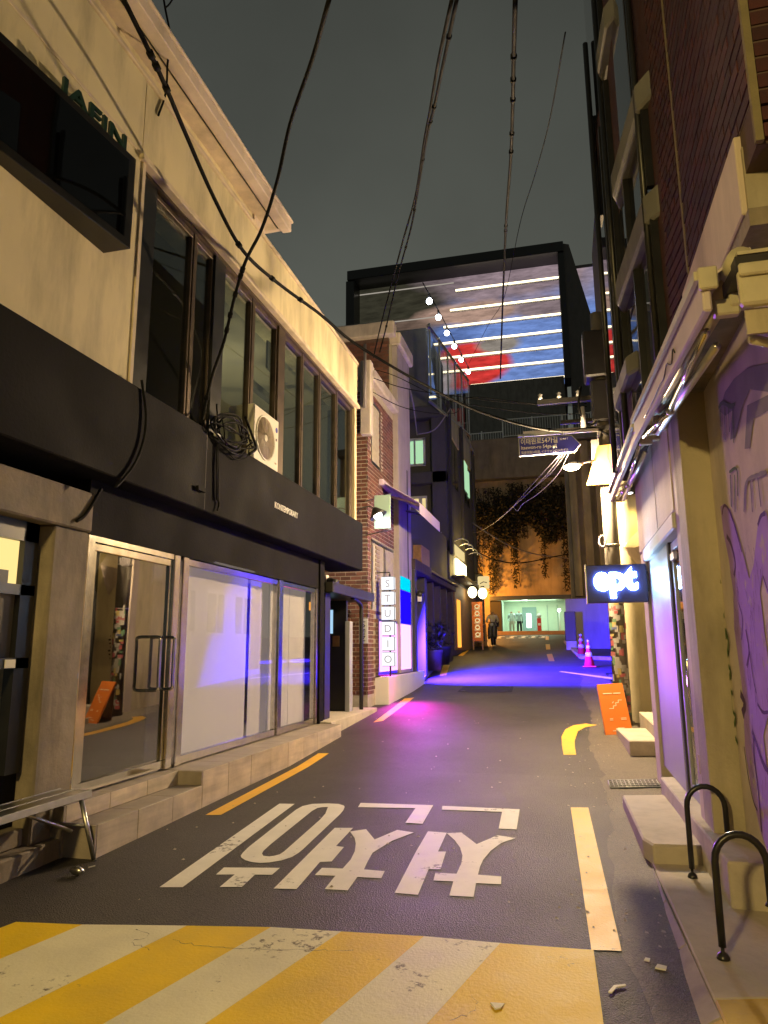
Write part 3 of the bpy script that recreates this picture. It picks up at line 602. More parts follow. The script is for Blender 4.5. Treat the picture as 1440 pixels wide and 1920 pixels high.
s = MB().lathe((-3.3645, 7.92, 4.14), [(.035, 0), (.034, .002)], 20, 0, 'x'); s.build('badge', 'sign_blue', ac)
B('label_mark', 'letter_black', ac, (-3.365, -3.362, 7.90, 7.93, 4.0, 4.03)); B('label_mark', 'grille', ac, (-3.365, -3.362, 7.88, 7.93, 3.70, 3.72))

# folding aluminium bench
bn = thing('folding_bench', 'narrow aluminium folding bench with splayed legs by the concrete pier', 'bench', (-3.3, 3.9, .08))
for x0, x1 in ((-3.465, -3.355), (-3.345, -3.235)): B('seat_plank', 'aluminium', bn, (x0, x1, 2.7, 4.5, .492, .512), bevel=.003)
B('edge_rail', 'aluminium', bn, (-3.234, -3.22, 2.7, 4.51, .468, .515), bevel=.002); B('edge_rail', 'aluminium', bn, (-3.48, -3.466, 2.7, 4.51, .468, .515), bevel=.002)
for a, c in (((-3.24, 4.42, .48), (-3.13, 4.46, .075)), ((-3.46, 4.42, .48), (-3.50, 4.46, .205)), ((-3.24, 3.0, .48), (-3.13, 2.9, .06)), ((-3.46, 3.0, .48), (-3.50, 2.9, .205))):
    lg = MB().tube([a, c], .016, 8).build('leg', 'aluminium', bn); MB().ball(c, .02, 0, 8).build('foot', 'rubber', lg)
MB().tube([(-3.42, 4.0, .48), (-3.3, 4.43, .26)], .012, 8).build('brace', 'aluminium', bn); MB().tube([(-3.45, 4.44, .3), (-3.2, 4.44, .3)], .012, 8).build('crossbar', 'aluminium', bn)

# ================================================================== left: brick house with coloured shop window
b2 = thing('brick_house', 'brown brick house with stone copings beyond the black entrance', 'building', (-4.2, 14.5, .4))
B('wall', 'mortar', b2, (-7, -3.56, 12.86, 15.0, .3, 6.72), (-7, -3.56, 15.0, 16.3, .3, 8.4))
bricks(b2, (-4.60, 12.86, .62), (1, 0, 0), (0, -1, 0), 1.04, 5.9, 'brick_brown', count=260, L=.19, H=.062, gap=.016)
bricks(b2, (-3.56, 12.86, .62), (0, 1, 0), (1, 0, 0), 2.15, 6.0, 'brick_brown', count=40, L=.19, H=.062, gap=.016, hole=lambda a, z: (.30 < a < .98 and 4.5 < z+.0 < 5.75) or (a > .25 and 1.6 < z < 2.95) or (a > .45 and z < 1.5))
B('coping', 'coping', b2, (-3.75, -3.42, 12.78, 15.1, 6.725, 6.98), bevel=.03); B('coping', 'coping', b2, (-5, -3.42, 12.74, 12.9, 6.725, 6.9), bevel=.02)
B('upper_storey', 'mortar_dark', b2, (-7, -3.62, 14.95, 16.3, 6.5, 8.55))
bricks(b2, (-5.6, 14.95, 6.98), (1, 0, 0), (0, -1, 0), 1.98, 1.5, 'brick_brown', count=0, L=.19, H=.062, gap=.016)
B('coping', 'coping', b2, (-7, -3.45, 14.78, 15.05, 8.55, 8.9), bevel=.03); B('coping', 'coping', b2, (-3.75, -3.36, 15.05, 16.5, 8.4, 8.72), bevel=.03)
B('pilaster', 'pilaster_plaster', b2, (-3.9, -3.44, 15.05, 16.35, .4, 8.38), bevel=.01); B('pilaster_groove', 'night_wall', b2, (-3.445, -3.435, 15.9, 16.0, 2.8, 5.6))
w = B('window', 'upper_glass', b2, (-3.60, -3.59, 13.18, 13.82, 5.14, 6.35)); s = MB()
for y0, y1, z0, z1 in ((13.14, 13.86, 6.35, 6.4), (13.14, 13.86, 5.08, 5.14), (13.14, 13.18, 5.14, 6.35), (13.82, 13.86, 5.14, 6.35)): s.box(-3.62, -3.55, y0, y1, z0, z1)
s.build('window_frame', 'black_metal', w)
s = MB()
for i in range(17): s.box(-3.555, -3.543, 13.9, 14.06 if i % 2 else 14.0, 5.1+i*.078, 5.14+i*.078)
s.build('quoin', 'mortar', b2)
w = B('window', 'night_wall', b2, (-3.60, -3.575, 13.15, 14.95, 2.25, 3.5)); s = MB()
for i in range(14): s.box(-3.57, -3.545, 13.45, 13.75, 2.3+i*.085, 2.35+i*.085)
s.build('louvre', 'grille', w); B('window_frame', 'aluminium', w, (-3.57, -3.53, 13.10, 13.15, 2.2, 3.55), (-3.57, -3.53, 14.1, 14.16, 2.2, 3.55), (-3.57, -3.53, 13.10, 14.95, 3.5, 3.55))
# the light boxes in its window
lb = B('lit_window', 'magenta_glow', b2, (-3.56, -3.50, 13.42, 15.02, 1.02, 1.98)); s = MB()
for y0, y1, z0, z1 in ((13.36, 15.05, .96, 1.02), (13.36, 15.05, 1.98, 2.03), (13.36, 13.42, 1.02, 1.98)): s.box(-3.57, -3.48, y0, y1, z0, z1)
s.build('window_frame', 'chrome', lb)
lb = B('lit_window', 'magenta_glow', b2, (-3.44, -3.42, 15.1, 16.0, 1.02, 1.98)); B('window_frame', 'chrome', lb, (-3.45, -3.40, 16.0, 16.05, .98, 3.0))
B('lit_window', 'blue_glow', b2, (-3.438, -3.42, 15.1, 16.0, 2.0, 2.72)); B('lit_window', 'cyan_glow', b2, (-3.438, -3.418, 15.1, 16.0, 2.74, 3.02))
B('door_jamb', 'night_wall', b2, (-4.2, -3.38, 16.36, 16.62, .5, 3.3), bevel=.01); B('door_jamb', 'night_wall', b2, (-4.2, -3.5, 18.25, 18.5, .6, 3.3), bevel=.01); B('door_lintel', 'dark_wood', b2, (-4.2, -3.36, 16.36, 18.5, 3.3, 3.55)); B('door_back', 'purple_wall', b2, (-4.4, -4.2, 16.36, 18.5, .5, 3.3))
B('awning_box', 'purple_canvas', b2, (-3.56, -3.44, 13.7, 16.15, 4.76, 4.88), bevel=.02)
aw = MB(); aw.add([(-3.45, 13.75, 4.80), (-3.45, 16.1, 4.80), (-2.72, 16.1, 4.34), (-2.72, 13.75, 4.34), (-2.72, 16.1, 4.12), (-2.72, 13.75, 4.12)], [(0, 1, 2, 3), (3, 2, 4, 5)]); awn = aw.build('canvas_awning', 'purple_canvas', b2, fix=False)
so = awn.modifiers.new('thickness', 'SOLIDIFY'); so.thickness = .012
for y in (14.1, 15.8): MB().tube([(-3.45, y, 4.6), (-3.05, y+.05, 4.48), (-2.75, y, 4.32)], .025, 6).build('awning_arm', 'aluminium', awn)

pn = thing('planter_wall', 'white rendered low planter wall under the STUDIO sign', 'planter', (-3.5, 14.5, .4))
MB().prism([(-3.64, 13.38, .2), (-3.30, 13.42, .2), (-3.28, 15.6, .2), (-3.34, 17.2, .2), (-3.64, 17.2, .2)], (0, 0, .74)).build('wall', 'wall_white', pn, bevel=.01)
B('plant_bed', 'night_wall', pn, (-3.6, -3.36, 13.6, 16.2, .941, .955))

sg = thing('studio_sign', 'vertical post of six white light boxes spelling STUDIO on the planter', 'sign', (-3.29, 13.3, .94))
MB().cyl((-3.285, 13.5, .94), (-3.285, 13.5, 2.9), .018, None, 8).build('post', 'dark_metal', sg)
MB().tube([(-3.56, 13.5, 2.93), (-3.285, 13.5, 2.93), (-3.285, 13.5, 2.8)], .012, 6).build('bracket', 'dark_metal', sg)
for i, ch in enumerate('STUDIO'):
    z1 = 2.84-i*.288; z0 = z1-.27
    k = B('light_box', 'dark_metal', sg, (-3.435, -3.165, 13.38, 13.46, z0, z1), bevel=.02)
    B('face', 'studio_glow', k, (-3.425, -3.175, 13.372, 13.379, z0+.01, z1-.01), bevel=.004); B('side_face', 'studio_glow', k, (-3.164, -3.16, 13.39, 13.45, z0+.02, z1-.02))
    letters('lettering', ch, .2, (-3.30, 13.37, z0+.065), (1, 0, 0), (0, 0, 1), 'cable_grey', k, .002, -.012, 'CENTER')
sq = thing('hanging_square_sign', 'pale teal square sign on two arms at the brick corner', 'sign', (-3.13, 12.3, 3.9))
B('board', 'teal_board', sq, (-3.27, -2.97, 12.29, 12.315, 3.60, 4.22), bevel=.003)
for z in (4.24, 3.58): MB().cyl((-3.6, 12.86, z), (-2.95, 12.3, z), .012, None, 6).build('arm', 'aluminium', sq)
gl = thing('gooseneck_lamp', 'gooseneck wall lamp with bright bulb in front of the teal sign', 'lamp', (-3.4, 11.7, 3.7))
MB().tube(spline([(-3.45, 11.62, 3.60), (-3.44, 11.62, 3.72), (-3.34, 11.66, 3.86), (-3.2, 11.72, 3.90), (-3.12, 11.75, 3.86)], 5), .012, 8).build('arm', 'dark_metal', gl)
mx = frame((-3.12, 11.75, 3.86), (0, 1, 0), (-.45, 0, .9))
s = MB().lathe((0, 0, 0), [(.03, .02), (.05, 0), (.12, -.09), (.16, -.15), (.15, -.145), (.045, .0)], 20); s.v = [tuple(Matrix.Translation((-3.12, 11.75, 3.86)) @ Matrix.Rotation(-.5, 4, 'Y') @ Vector(v)) for v in s.v]; s.build('shade', 'dark_metal', gl)
MB().ball((-3.06, 11.75, 3.735), .075, 0, 12).build('bulb', 'white_glow', gl)
rf = thing('roof_tarpaulin', 'black tarpaulin with an antenna heaped on the roof behind the cream parapet', 'tarpaulin', (-5.2, 12.4, 6.7))
s = MB()
vs = []; n = 9
for i in range(n):
    for j in range(5): vs.append((-6.4+j*.55+random.uniform(-.08, .08), 11.9+i*.12, 8.1-j*.42+random.uniform(-.07, .12)))
s.add(vs, [(i*5+j, i*5+j+1, (i+1)*5+j+1, (i+1)*5+j) for i in range(n-1) for j in range(4)]); o = s.build('sheet', 'black_cloth', rf, fix=False); so = o.modifiers.new('t', 'SOLIDIFY'); so.thickness = .3
MB().cyl((-4.9, 12.2, 7.0), (-4.9, 12.2, 8.75), .014, None, 6).build('antenna', 'black_metal', rf); MB().tube([(-5.1, 12.2, 8.1), (-4.7, 12.2, 8.2)], .008, 5).build('antenna_arm', 'black_metal', rf)

# ================================================================== left: dark timber shopfront, grey tower building, tavern
b4 = thing('timber_shopfront', 'dark timber shopfront with moulded cornice past the blue lit door', 'shop', (-4.2, 21.5, .9))
B('wall', 'night_wall', b4, (-7, -4.0, 18.52, 25.2, .7, 5.4)); B('stall_riser', 'dark_wood', b4, (-4.0, -3.78, 18.6, 24.6, .9, 1.6), bevel=.015)
for y in (18.6, 19.7, 20.8, 22.0, 23.2, 24.4): B('column', 'dark_wood', b4, (-3.98, -3.74, y, y+.16, 1.6, 3.4), bevel=.015)
B('cornice', 'dark_wood', b4, (-4.0, -3.62, 18.5, 24.7, 3.4, 3.56), (-4.0, -3.56, 18.45, 24.75, 3.56, 3.64), bevel=.015)
for a, c in ((18.78, 19.68), (19.88, 20.78), (20.98, 21.98), (22.18, 23.18)): B('window', 'upper_glass', b4, (-3.92, -3.91, a, c, 1.62, 3.38))
B('framed_picture', 'grey_concrete', b4, (-3.905, -3.88, 20.1, 20.6, 2.6, 3.2)); B('vent_box', 'wood', b4, (-4.1, -3.75, 19.2, 20.4, 3.75, 4.3), bevel=.02)
for x, y, r, lbl in ((-3.55, 19.6, .26, 'round dark planter tub on the pavement by the timber shopfront'), (-3.7, 21.6, .34, 'large black planter tub against the timber shopfront')):
    t = thing('planter_tub', lbl, 'planter', (x, y, zr(y)+.1)); z = zr(y)+.1
    MB().lathe((x, y, z), [(r*.75, 0), (r, .5), (r*1.05, .55), (r*.95, .55), (r*.9, .48)], 18).build('tub', 'rubber' if r > .3 else 'dark_wood', t)
    s = MB()
    for i in range(140):
        a = random.uniform(0, 6.28); h = random.uniform(.5, 1.25); q = random.uniform(0, r*1.1); c = Vector((x+q*math.cos(a), y+q*math.sin(a), z+h)); d = Vector((random.uniform(-1, 1), random.uniform(-1, 1), random.uniform(-.4, 1))).normalized()*.09; e = Vector((random.uniform(-1, 1), random.uniform(-1, 1), 0)).normalized()*.04
        s.quad(c, c+d+e, c+d*2, c+d-e)
    s.build('foliage', 'leaf', t, fix=False, kind='stuff')
ln = thing('wall_lantern', 'small carriage lantern beside the blue lit doorway', 'lamp', (-3.35, 16.5, 2.6))
MB().lathe((-3.28, 16.5, 2.5), [(.05, 0), (.09, .2), (.1, .22), (.03, .32)], 6).build('housing', 'dark_metal', ln); B('bracket', 'dark_metal', ln, (-3.38, -3.28, 16.49, 16.51, 2.8, 2.82)); B('pane', 'plaque_white', ln, (-3.33, -3.23, 16.43, 16.445, 2.54, 2.68))

b3 = thing('grey_tower_building', 'dark grey four storey building with green lit window and roof terrace', 'building', (-5, 30, 1.4))
B('wall', 'dark_wall', b3, (-9, -4.02, 25.9, 34.7, 1.2, 10.2)); B('front_band', 'dark_wall', b3, (-9, -4.0, 25.5, 25.9, 8.0-.45, 8.0), (-9, -3.98, 25.48, 25.9, 10.1, 10.6), (-4.55, -4.0, 25.5, 25.9, 5.0, 10.1), (-9, -4.0, 25.5, 25.9, 5.0, 5.4), bevel=.02)
B('stair_tower', 'grey_concrete', b3, (-7, -4.66, 25.6, 29.5, 10.6, 13.85), bevel=.03)
w = B('window', 'green_window', b3, (-5.22, -4.92, 25.84, 25.86, 8.42, 9.32)); B('window_frame', 'plaque_white', w, (-5.26, -5.22, 25.8, 25.88, 8.34, 9.4), (-4.92, -4.84, 25.8, 25.88, 8.34, 9.4), (-5.6, -4.84, 25.8, 25.88, 9.34, 9.42), (-5.6, -4.84, 25.8, 25.88, 8.32, 8.4))
B('window', 'green_window', b3, (-5.6, -5.3, 25.84, 25.86, 8.42, 9.32))
for x0, x1 in ((-5.5, -5.35), (-5.3, -5.12), (-5.0, -4.86)): B('window', 'yellow_window', b3, (x0, x1, 25.84, 25.86, 6.15, 7.05))
B('window_frame', 'plaque_white', b3, (-5.6, -4.8, 25.82, 25.83, 7.06, 7.14), (-4.86, -4.8, 25.82, 25.83, 6.1, 7.06), (-5.12, -5.0, 25.82, 25.83, 6.1, 7.06))
B('clerestory', 'yellow_window', b3, (-5.3, -5.1, 25.84, 25.86, 5.45, 5.7))
for y0, y1 in ((26.3, 28.9), (30.0, 32.6)):
    B('side_panel', 'cream', b3, (-4.02, -3.96, y0, y1, 9.7, 10.9), bevel=.01); B('side_panel', 'dark_wall', b3, (-4.02, -3.97, y0, y1, 5.4, 7.6))
    for y in (y0+.5, y0+1.5): B('window', 'upper_glass', b3, (-4.01, -3.99, y, y+.7, 7.8, 9.6))
B('window', 'green_window', b3, (-4.0, -3.975, 30.6, 31.6, 8.4, 9.7)); B('window', 'green_window', b3, (-4.0, -3.975, 31.8, 32.2, 8.3, 9.5))
for y in (26.0, 29.4, 33.4): B('pilaster', 'night_wall', b3, (-4.02, -3.9, y, y+.45, 4.9, 10.9), bevel=.01)
# terrace with glazed balustrade
tr = B('terrace_slab', 'coping', b3, (-7, -3.98, 29.6, 34.7, 11.0, 11.2))
s = MB()
for y in (22.5, 24.5, 26.5, 28.5, 30.6, 33.0): s.box(-4.03, -3.97, y, y+.08, 9.9+(y-22)*.0, 12.4+(y-22)*.18)
s.tube([(-4.0, 22.3, 12.3), (-4.0, 33.2, 14.45)], .06, 6); s.tube([(-4.0, 22.3, 9.6), (-4.0, 33.2, 11.6)], .06, 6); s.build('terrace_frame', 'aluminium', b3)
MB().quad((-4.05, 22.5, 9.7), (-4.05, 33, 11.6), (-4.05, 33, 14.4), (-4.05, 22.5, 12.3)).build('terrace_glass', 'rail_glass', b3, fix=False)
B('terrace_screen', 'fire_glow', b3, (-5.2, -4.3, 33.6, 33.65, 11.3, 12.0)); B('terrace_screen', 'cone_red', b3, (-5.2, -4.3, 33.6, 33.66, 12.05, 13.2))
for q_, (x, y, z) in zip(('lowest', 'second lowest', 'third from the bottom', 'third from the top', 'second highest', 'highest'), [(x, y, z) for x, y, z in [(-4.1, 34.1, 15.26), (-4.1, 31.55, 14.87), (-4.1, 29.3, 14.58), (-4.1, 27.2, 14.26), (-4.1, 25.13, 13.97), (-4.1, 23.2, 13.67)]]) or ((-4.1, 23.2, 13.67), (-4.1, 25.13, 13.97), (-4.1, 27.2, 14.26), (-4.1, 29.3, 14.58), (-4.1, 31.55, 14.87), (-4.1, 34.1, 15.26)):
    t = thing('terrace_lamp', q_+' white globe lamp in the slanting row over the roof terrace', 'lamp', (x, y, z), 'globe lamps above the roof terrace')
    MB().ball((x, y, z), .11, 0, 10).build('globe', 'bulb_glow', t); MB().cyl((x, y, z+.15), (x, y, z+.3), .04, None, 6).build('cap', 'dark_metal', t)
MB().tube([(-4.1, 22, 13.75), (-4.1, 25.13, 14.27), (-4.1, 29.3, 14.88), (-4.1, 35, 15.7)], .02, 5).build('lamp_wire', 'cable', b3)

tv = thing('tavern', 'glowing yellow tavern front with timber panels at the foot of the grey building', 'shop', (-4, 29, 1.5))
B('timber_panel', 'wood', tv, (-4.02, -3.96, 26.6, 33.0, 1.4, 3.9)); B('door', 'orange_glow', tv, (-3.955, -3.94, 27.0, 27.9, 1.5, 3.3), label='amber lit sliding door')
B('side_wall', 'grey_concrete', tv, (-6, -3.7, 33.6, 34.4, 1.5, 4.9)); B('awning_ledge', 'dark_wood', tv, (-4.0, -3.55, 26.4, 31.5, 4.02, 4.16))
fx = B('signboard', 'warm_glow', tv, (-3.96, -3.9, 26.9, 29.6, 4.25, 4.85)); B('signboard', 'yellow_window', tv, (-3.97, -3.9, 26.3, 29.2, 5.0, 5.35), label='dimmer upper signboard')
for y in (26.8, 28.2, 29.6, 31): MB().tube(spline([(-4.0, y, 5.5), (-3.7, y, 5.6), (-3.45, y, 5.5), (-3.4, y, 5.3)], 4), .025, 6).build('sign_lamp_arm', 'aluminium', tv)
for x, y, lb in ((-3.62, 29.2, 'left of the two white paper lanterns hung at the tavern'), (-3.28, 29.9, 'right of the two white paper lanterns hung at the tavern')):
    t = thing('paper_lantern', lb, 'lantern', (x, y, 3.75)); MB().ball((x, y, 3.72), .19, 0, 12, (1, 1, 1.25)).build('shade', 'lantern_glow', t); MB().cyl((x, y, 3.94), (x, y, 4.02), .08, None, 8).build('cap', 'black_metal', t)
t = thing('tavern_banner_board', 'tall orange board with cream Korean lettering under the paper lanterns', 'sign', (-3.5, 29.6, 1.6))
B('board', 'orange_board', t, (-3.72, -3.28, 29.6, 29.66, 1.75, 3.35)); 
for i in range(5):
    z = 3.16-i*.285; s = MB(); s.tube([(-3.5+.085*math.cos(k*.5236), 29.588, z+.07*math.sin(k*.5236)) for k in range(12)], .02, 5, 0, True); s.box(-3.62, -3.38, 29.582, 29.594, z-.115, z-.09); s.box(-3.51, -3.49, 29.582, 29.594, z-.09, z-.07); s.box(-3.58, -3.42, 29.582, 29.594, z+.09, z+.11) if i % 2 else s.box(-3.4, -3.385, 29.582, 29.594, z-.06, z+.1); s.build('painted_glyph', 'yellow_window', t)
B('leg', 'wood', t, (-3.72, -3.66, 29.6, 29.66, zr(29.6)+.05, 1.75)); B('leg', 'wood', t, (-3.34, -3.28, 29.6, 29.66, zr(29.6)+.05, 1.75))
t = thing('rounded_hanging_sign', 'yellow rounded sign projecting from the tavern wall above the chalkboard', 'sign', (-3.45, 31, 4.2))
s = MB(); s.box(-3.6, -3.1, 31.0, 31.08, 4.0, 4.55); s.build('face', 'yellow_window', t, bevel=.06); B('arm', 'dark_metal', t, (-4.0, -3.6, 31.02, 31.06, 4.3, 4.34)); MB().tube([(-3.5, 30.99, 4.22), (-3.35, 30.99, 4.3), (-3.2, 30.99, 4.26)], .018, 5).build('scrawl', 'letter_black', t)
t = thing('chalkboard_stand', 'A-frame chalkboard standing outside the tavern', 'sign', (-3.62, 32, 1.6)); z = zr(32)+.04
B('board', 'blackboard', t, (-3.80, -3.46, 31.98, 32.0, z+.22, z+.95)); s = MB()
for x0, x1, z0, z1 in ((-3.84, -3.80, 0, 1.0), (-3.46, -3.42, 0, 1.0), (-3.8, -3.46, .95, 1.0), (-3.8, -3.46, .16, .22)): s.box(x0, x1, 31.97, 32.02, z+z0, z+z1)
s.build('frame', 'wood', t); MB().prism([(-3.84, 32.4, z), (-3.42, 32.4, z), (-3.42, 32.05, z+.98), (-3.84, 32.05, z+.98)], (0, .03, 0)).build('rear_board', 'wood', t)
s = MB()
for i in range(9): s.box(-3.77, -3.77+random.uniform(.15, .28), 31.974, 31.979, z+.28+i*.07, z+.292+i*.07)
s.build('chalk_writing', 'plaque_white', t)

# people
def person(label, P, R, loc, cols, group=None):
    """one skinned body: pelvis, spine, head, arms and legs"""
    E = [(0, 1), (1, 2), (2, 3), (3, 4), (2, 5), (5, 6), (6, 7), (7, 8), (2, 9), (9, 10), (10, 11), (11, 12), (0, 13), (13, 14), (14, 15), (15, 16), (0, 17), (17, 18), (18, 19), (19, 20)]
    me = bpy.data.meshes.new('person'); me.from_pydata([Vector(p)+Vector(loc) for p in P], E, [])
    o = bpy.data.objects.new('person', me); COL.objects.link(o)
    sk = o.modifiers.new('skin', 'SKIN'); sk.use_smooth_shade = True
    for i, r in enumerate(R): me.skin_vertices[0].data[i].radius = (r, r); me.skin_vertices[0].data[i].use_root = (i == 0)
    ss = o.modifiers.new('smooth', 'SUBSURF'); ss.levels = 1; ss.render_levels = 1
    m = bpy.data.materials.new('person_clothes'); m.use_nodes = True; t = m.node_tree; b = t.nodes['Principled BSDF']; b.inputs['Roughness'].default_value = .85
    tc = t.nodes.new('ShaderNodeTexCoord'); sx = t.nodes.new('ShaderNodeSeparateXYZ'); t.links.new(tc.outputs['Object'], sx.inputs[0])
    mr = t.nodes.new('ShaderNodeMapRange'); mr.inputs[1].default_value = loc[2]; mr.inputs[2].default_value = loc[2]+cols[0]; t.links.new(sx.outputs['Z'], mr.inputs[0])
    r = t.nodes.new('ShaderNodeValToRGB'); r.color_ramp.interpolation = 'CONSTANT'; t.links.new(mr.outputs[0], r.inputs[0]); el = r.color_ramp.elements
    el[0].position = 0; el[0].color = (*cols[1][1], 1); el[1].position = cols[1][0]; el[1].color = (*cols[2][1], 1)
    for p, c in ((cols[2][0], (.33, .2, .14)), (cols[3], (.012, .01, .01))): q = el.new(p); q.color = (*c, 1)
    t.links.new(r.outputs[0], b.inputs['Base Color']); me.materials.append(m)
    tag(o, label, 'person', group); return o
RAD = [.13, .12, .14, .055, .10, .07, .05, .04, .035, .07, .05, .04, .035, .09, .075, .055, .05, .09, .075, .055, .05]
stand = [(0, 0, .92), (0, 0, 1.12), (0, 0, 1.38), (0, -.01, 1.5), (0, -.03, 1.62), (-.19, 0, 1.4), (-.23, .02, 1.12), (-.2, -.16, .98), (-.16, -.24, .98), (.19, 0, 1.4), (.23, .02, 1.12), (.22, -.06, .88), (.22, -.08, .78), (-.1, 0, .85), (-.11, -.02, .48), (-.11, 0, .1), (-.12, -.14, .04), (.1, 0, .85), (.11, -.02, .48), (.11, 0, .1), (.12, -.14, .04)]
person('standing person in pale shirt and light trousers inside the garage', stand, RAD, (-3.5, 49.3, 2.3), (1.7, (.56, (.5, .48, .42)), (.87, (.5, .6, .62)), .95))
person('standing person in dark trousers turned beside the pale shirted one in the garage', [(x*.95, -y, z*1.03) for x, y, z in stand], RAD, (-3.02, 49.6, 2.3), (1.75, (.55, (.02, .02, .03)), (.87, (.30, .38, .4)), .95))
ride = [(0, 0, .80), (0, -.06, 1.0), (0, -.16, 1.25), (0, -.2, 1.37), (0, -.24, 1.48), (-.19, -.16, 1.26), (-.26, -.32, 1.04), (-.25, -.55, 1.0), (-.24, -.62, 1.0), (.19, -.16, 1.26), (.26, -.32, 1.04), (.25, -.55, 1.0), (.24, -.62, 1.0), (-.1, -.05, .78), (-.15, -.42, .72), (-.15, -.45, .3), (-.15, -.58, .26), (.1, -.05, .78), (.15, -.42, .72), (.15, -.45, .3), (.15, -.58, .26)]
rx0, ry0 = -3.25, 33.6; rz0 = zr(33.6)
person('person in pale top sitting on the parked scooter by the chalkboard', ride, RAD, (rx0, ry0, rz0+.05), (1.6, (.52, (.015, .015, .02)), (.83, (.62, .55, .45)), .92))
sc = thing('motor_scooter', 'black motor scooter parked behind the chalkboard under its rider', 'scooter', (rx0, ry0, rz0))
for y in (-.62, .55):
    wl = MB().lathe((rx0, ry0+y, rz0+.23), [(.12, -.045), (.22, -.045), (.235, 0), (.22, .045), (.12, .045)], 18, 0, 'x').build('wheel', 'rubber', sc); MB().lathe((rx0, ry0+y, rz0+.23), [(.12, -.03), (.12, .03)], 12, 0, 'x').build('rim', 'aluminium', wl)
MB().prism([(rx0-.13, ry0-.35, rz0+.3), (rx0-.13, ry0+.7, rz0+.45), (rx0-.13, ry0+.65, rz0+.78), (rx0-.13, ry0-.05, rz0+.74), (rx0-.13, ry0-.12, rz0+.36), (rx0-.13, ry0-.35, rz0+.36)], (.26, 0, 0)).build('body', 'black_metal', sc, bevel=.03)
MB().prism([(rx0-.17, ry0-.5, rz0+.36), (rx0-.17, ry0-.36, rz0+.3), (rx0-.17, ry0-.42, rz0+1.0), (rx0-.17, ry0-.5, rz0+1.0)], (.34, 0, 0)).build('leg_shield', 'black_metal', sc, bevel=.03)
MB().tube([(rx0-.3, ry0-.5, rz0+1.05), (rx0, ry0-.52, rz0+1.02), (rx0+.3, ry0-.5, rz0+1.05)], .02, 8).build('handlebar', 'dark_metal', sc); MB().ball((rx0, ry0-.56, rz0+.93), .08, 0, 10).build('headlight', 'plaque_white', sc)
B('seat', 'rubber', sc, (rx0-.13, rx0+.13, ry0-.05, ry0+.65, rz0+.78, rz0+.85), bevel=.02); B('delivery_box', 'black_cloth', sc, (rx0-.2, rx0+.2, ry0+.55, ry0+.95, rz0+.86, rz0+1.25), bevel=.02)
MB().cyl((rx0, ry0-.6, rz0+.25), (rx0, ry0-.46, rz0+.95), .03, None, 8).build('fork', 'dark_metal', sc)

# ================================================================== the far end: garage under the orange wall
gb = thing('garage_building', 'orange lit concrete building with a green lit garage opening at the end of the road', 'building', (-2.5, 46, 2.3))
B('wall', 'orange_concrete', gb, (-7, -4.6, 46, 46.4, 2.0, 12.3), (.36, 2.7, 46, 46.4, 2.0, 12.3), (-4.6, .36, 46, 46.4, 4.72, 12.3))
B('upper_band', 'grey_concrete', gb, (-8, 2.9, 45.3, 60, 12.3, 15.0), bevel=.03); B('roof_parapet', 'grey_concrete', gb, (-3.2, 3.5, 45.6, 46.2, 15.0, 15.35), bevel=.02)
B('garage_lintel', 'black_metal', gb, (-4.6, .9, 45.85, 46.0, 4.45, 4.72)); B('dark_reveal', 'night_wall', gb, (-4.6, -3.9, 46.05, 46.8, 2.3, 4.45))
B('threshold', 'brown_kerb', gb, (-4.7, .34, 45.4, 46.3, 2.1, 2.50), bevel=.02)
B('garage_wall', 'garage_paint', gb, (-6.5, 1.5, 52.5, 52.7, 2.3, 5.1), (-4.4, -4.2, 46.8, 52.5, 2.3, 5.1), (1.3, 1.5, 46.4, 52.5, 2.3, 5.1)); B('garage_ceiling', 'garage_paint', gb, (-6.5, 1.5, 46.4, 52.7, 5.1, 5.3)); B('garage_floor', 'grey_concrete', gb, (-6.5, 1.5, 46.3, 52.7, 2.26, 2.306))
gd = B('garage_door', 'garage_blue', gb, (-2.95, -1.95, 52.4, 52.48, 2.3, 4.35)); B('door_window', 'tube_glow', gd, (-2.65, -2.35, 52.38, 52.395, 2.9, 3.9))
for x in (-1.2, -.5, .2): B('panel_joint', 'garage_blue', gb, (x, x+.03, 52.46, 52.49, 2.3, 4.5))
MB().tube([(-5, 51, 4.75), (1.2, 51, 4.75)], .07, 8).build('ceiling_pipe', 'garage_paint', gb); MB().tube([(-.8, 47.5, 4.9), (1.2, 51.5, 4.9)], .08, 8).build('ceiling_pipe', 'garage_paint', gb)
B('notice', 'plaque_white', gb, (-.1, .25, 52.43, 52.46, 3.3, 3.85)); B('roller_box', 'garage_blue', gb, (.15, 1.2, 52.3, 52.48, 4.3, 4.5))
MB().lathe((.5, 52.0, 2.3), [(.05, 0), (.05, 1.7)], 8).build('ceiling_post', 'plaque_white', gb)
t = thing('fluorescent_tube', 'bright slanting fluorescent tube under the garage ceiling', 'lamp', (-2.6, 48.5, 4.9)); MB().cyl((-3.35, 48.0, 4.72), (-2.5, 50.5, 4.75), .06, None, 8).build('tube', 'tube_glow', t); MB().tube([(-3.35, 48.0, 4.82), (-2.5, 50.5, 4.85)], .05, 6).build('batten', 'plaque_white', t)
t = thing('wall_lamp', 'small bright lamp on a stand at the garage right side', 'lamp', (.1, 50.5, 3.9)); MB().ball((-.35, 50.6, 4.0), .12, 0, 8).build('bulb', 'tube_glow', t); MB().cyl((-.35, 50.6, 2.3), (-.35, 50.6, 3.9), .04, None, 6).build('stand', 'plaque_white', t)
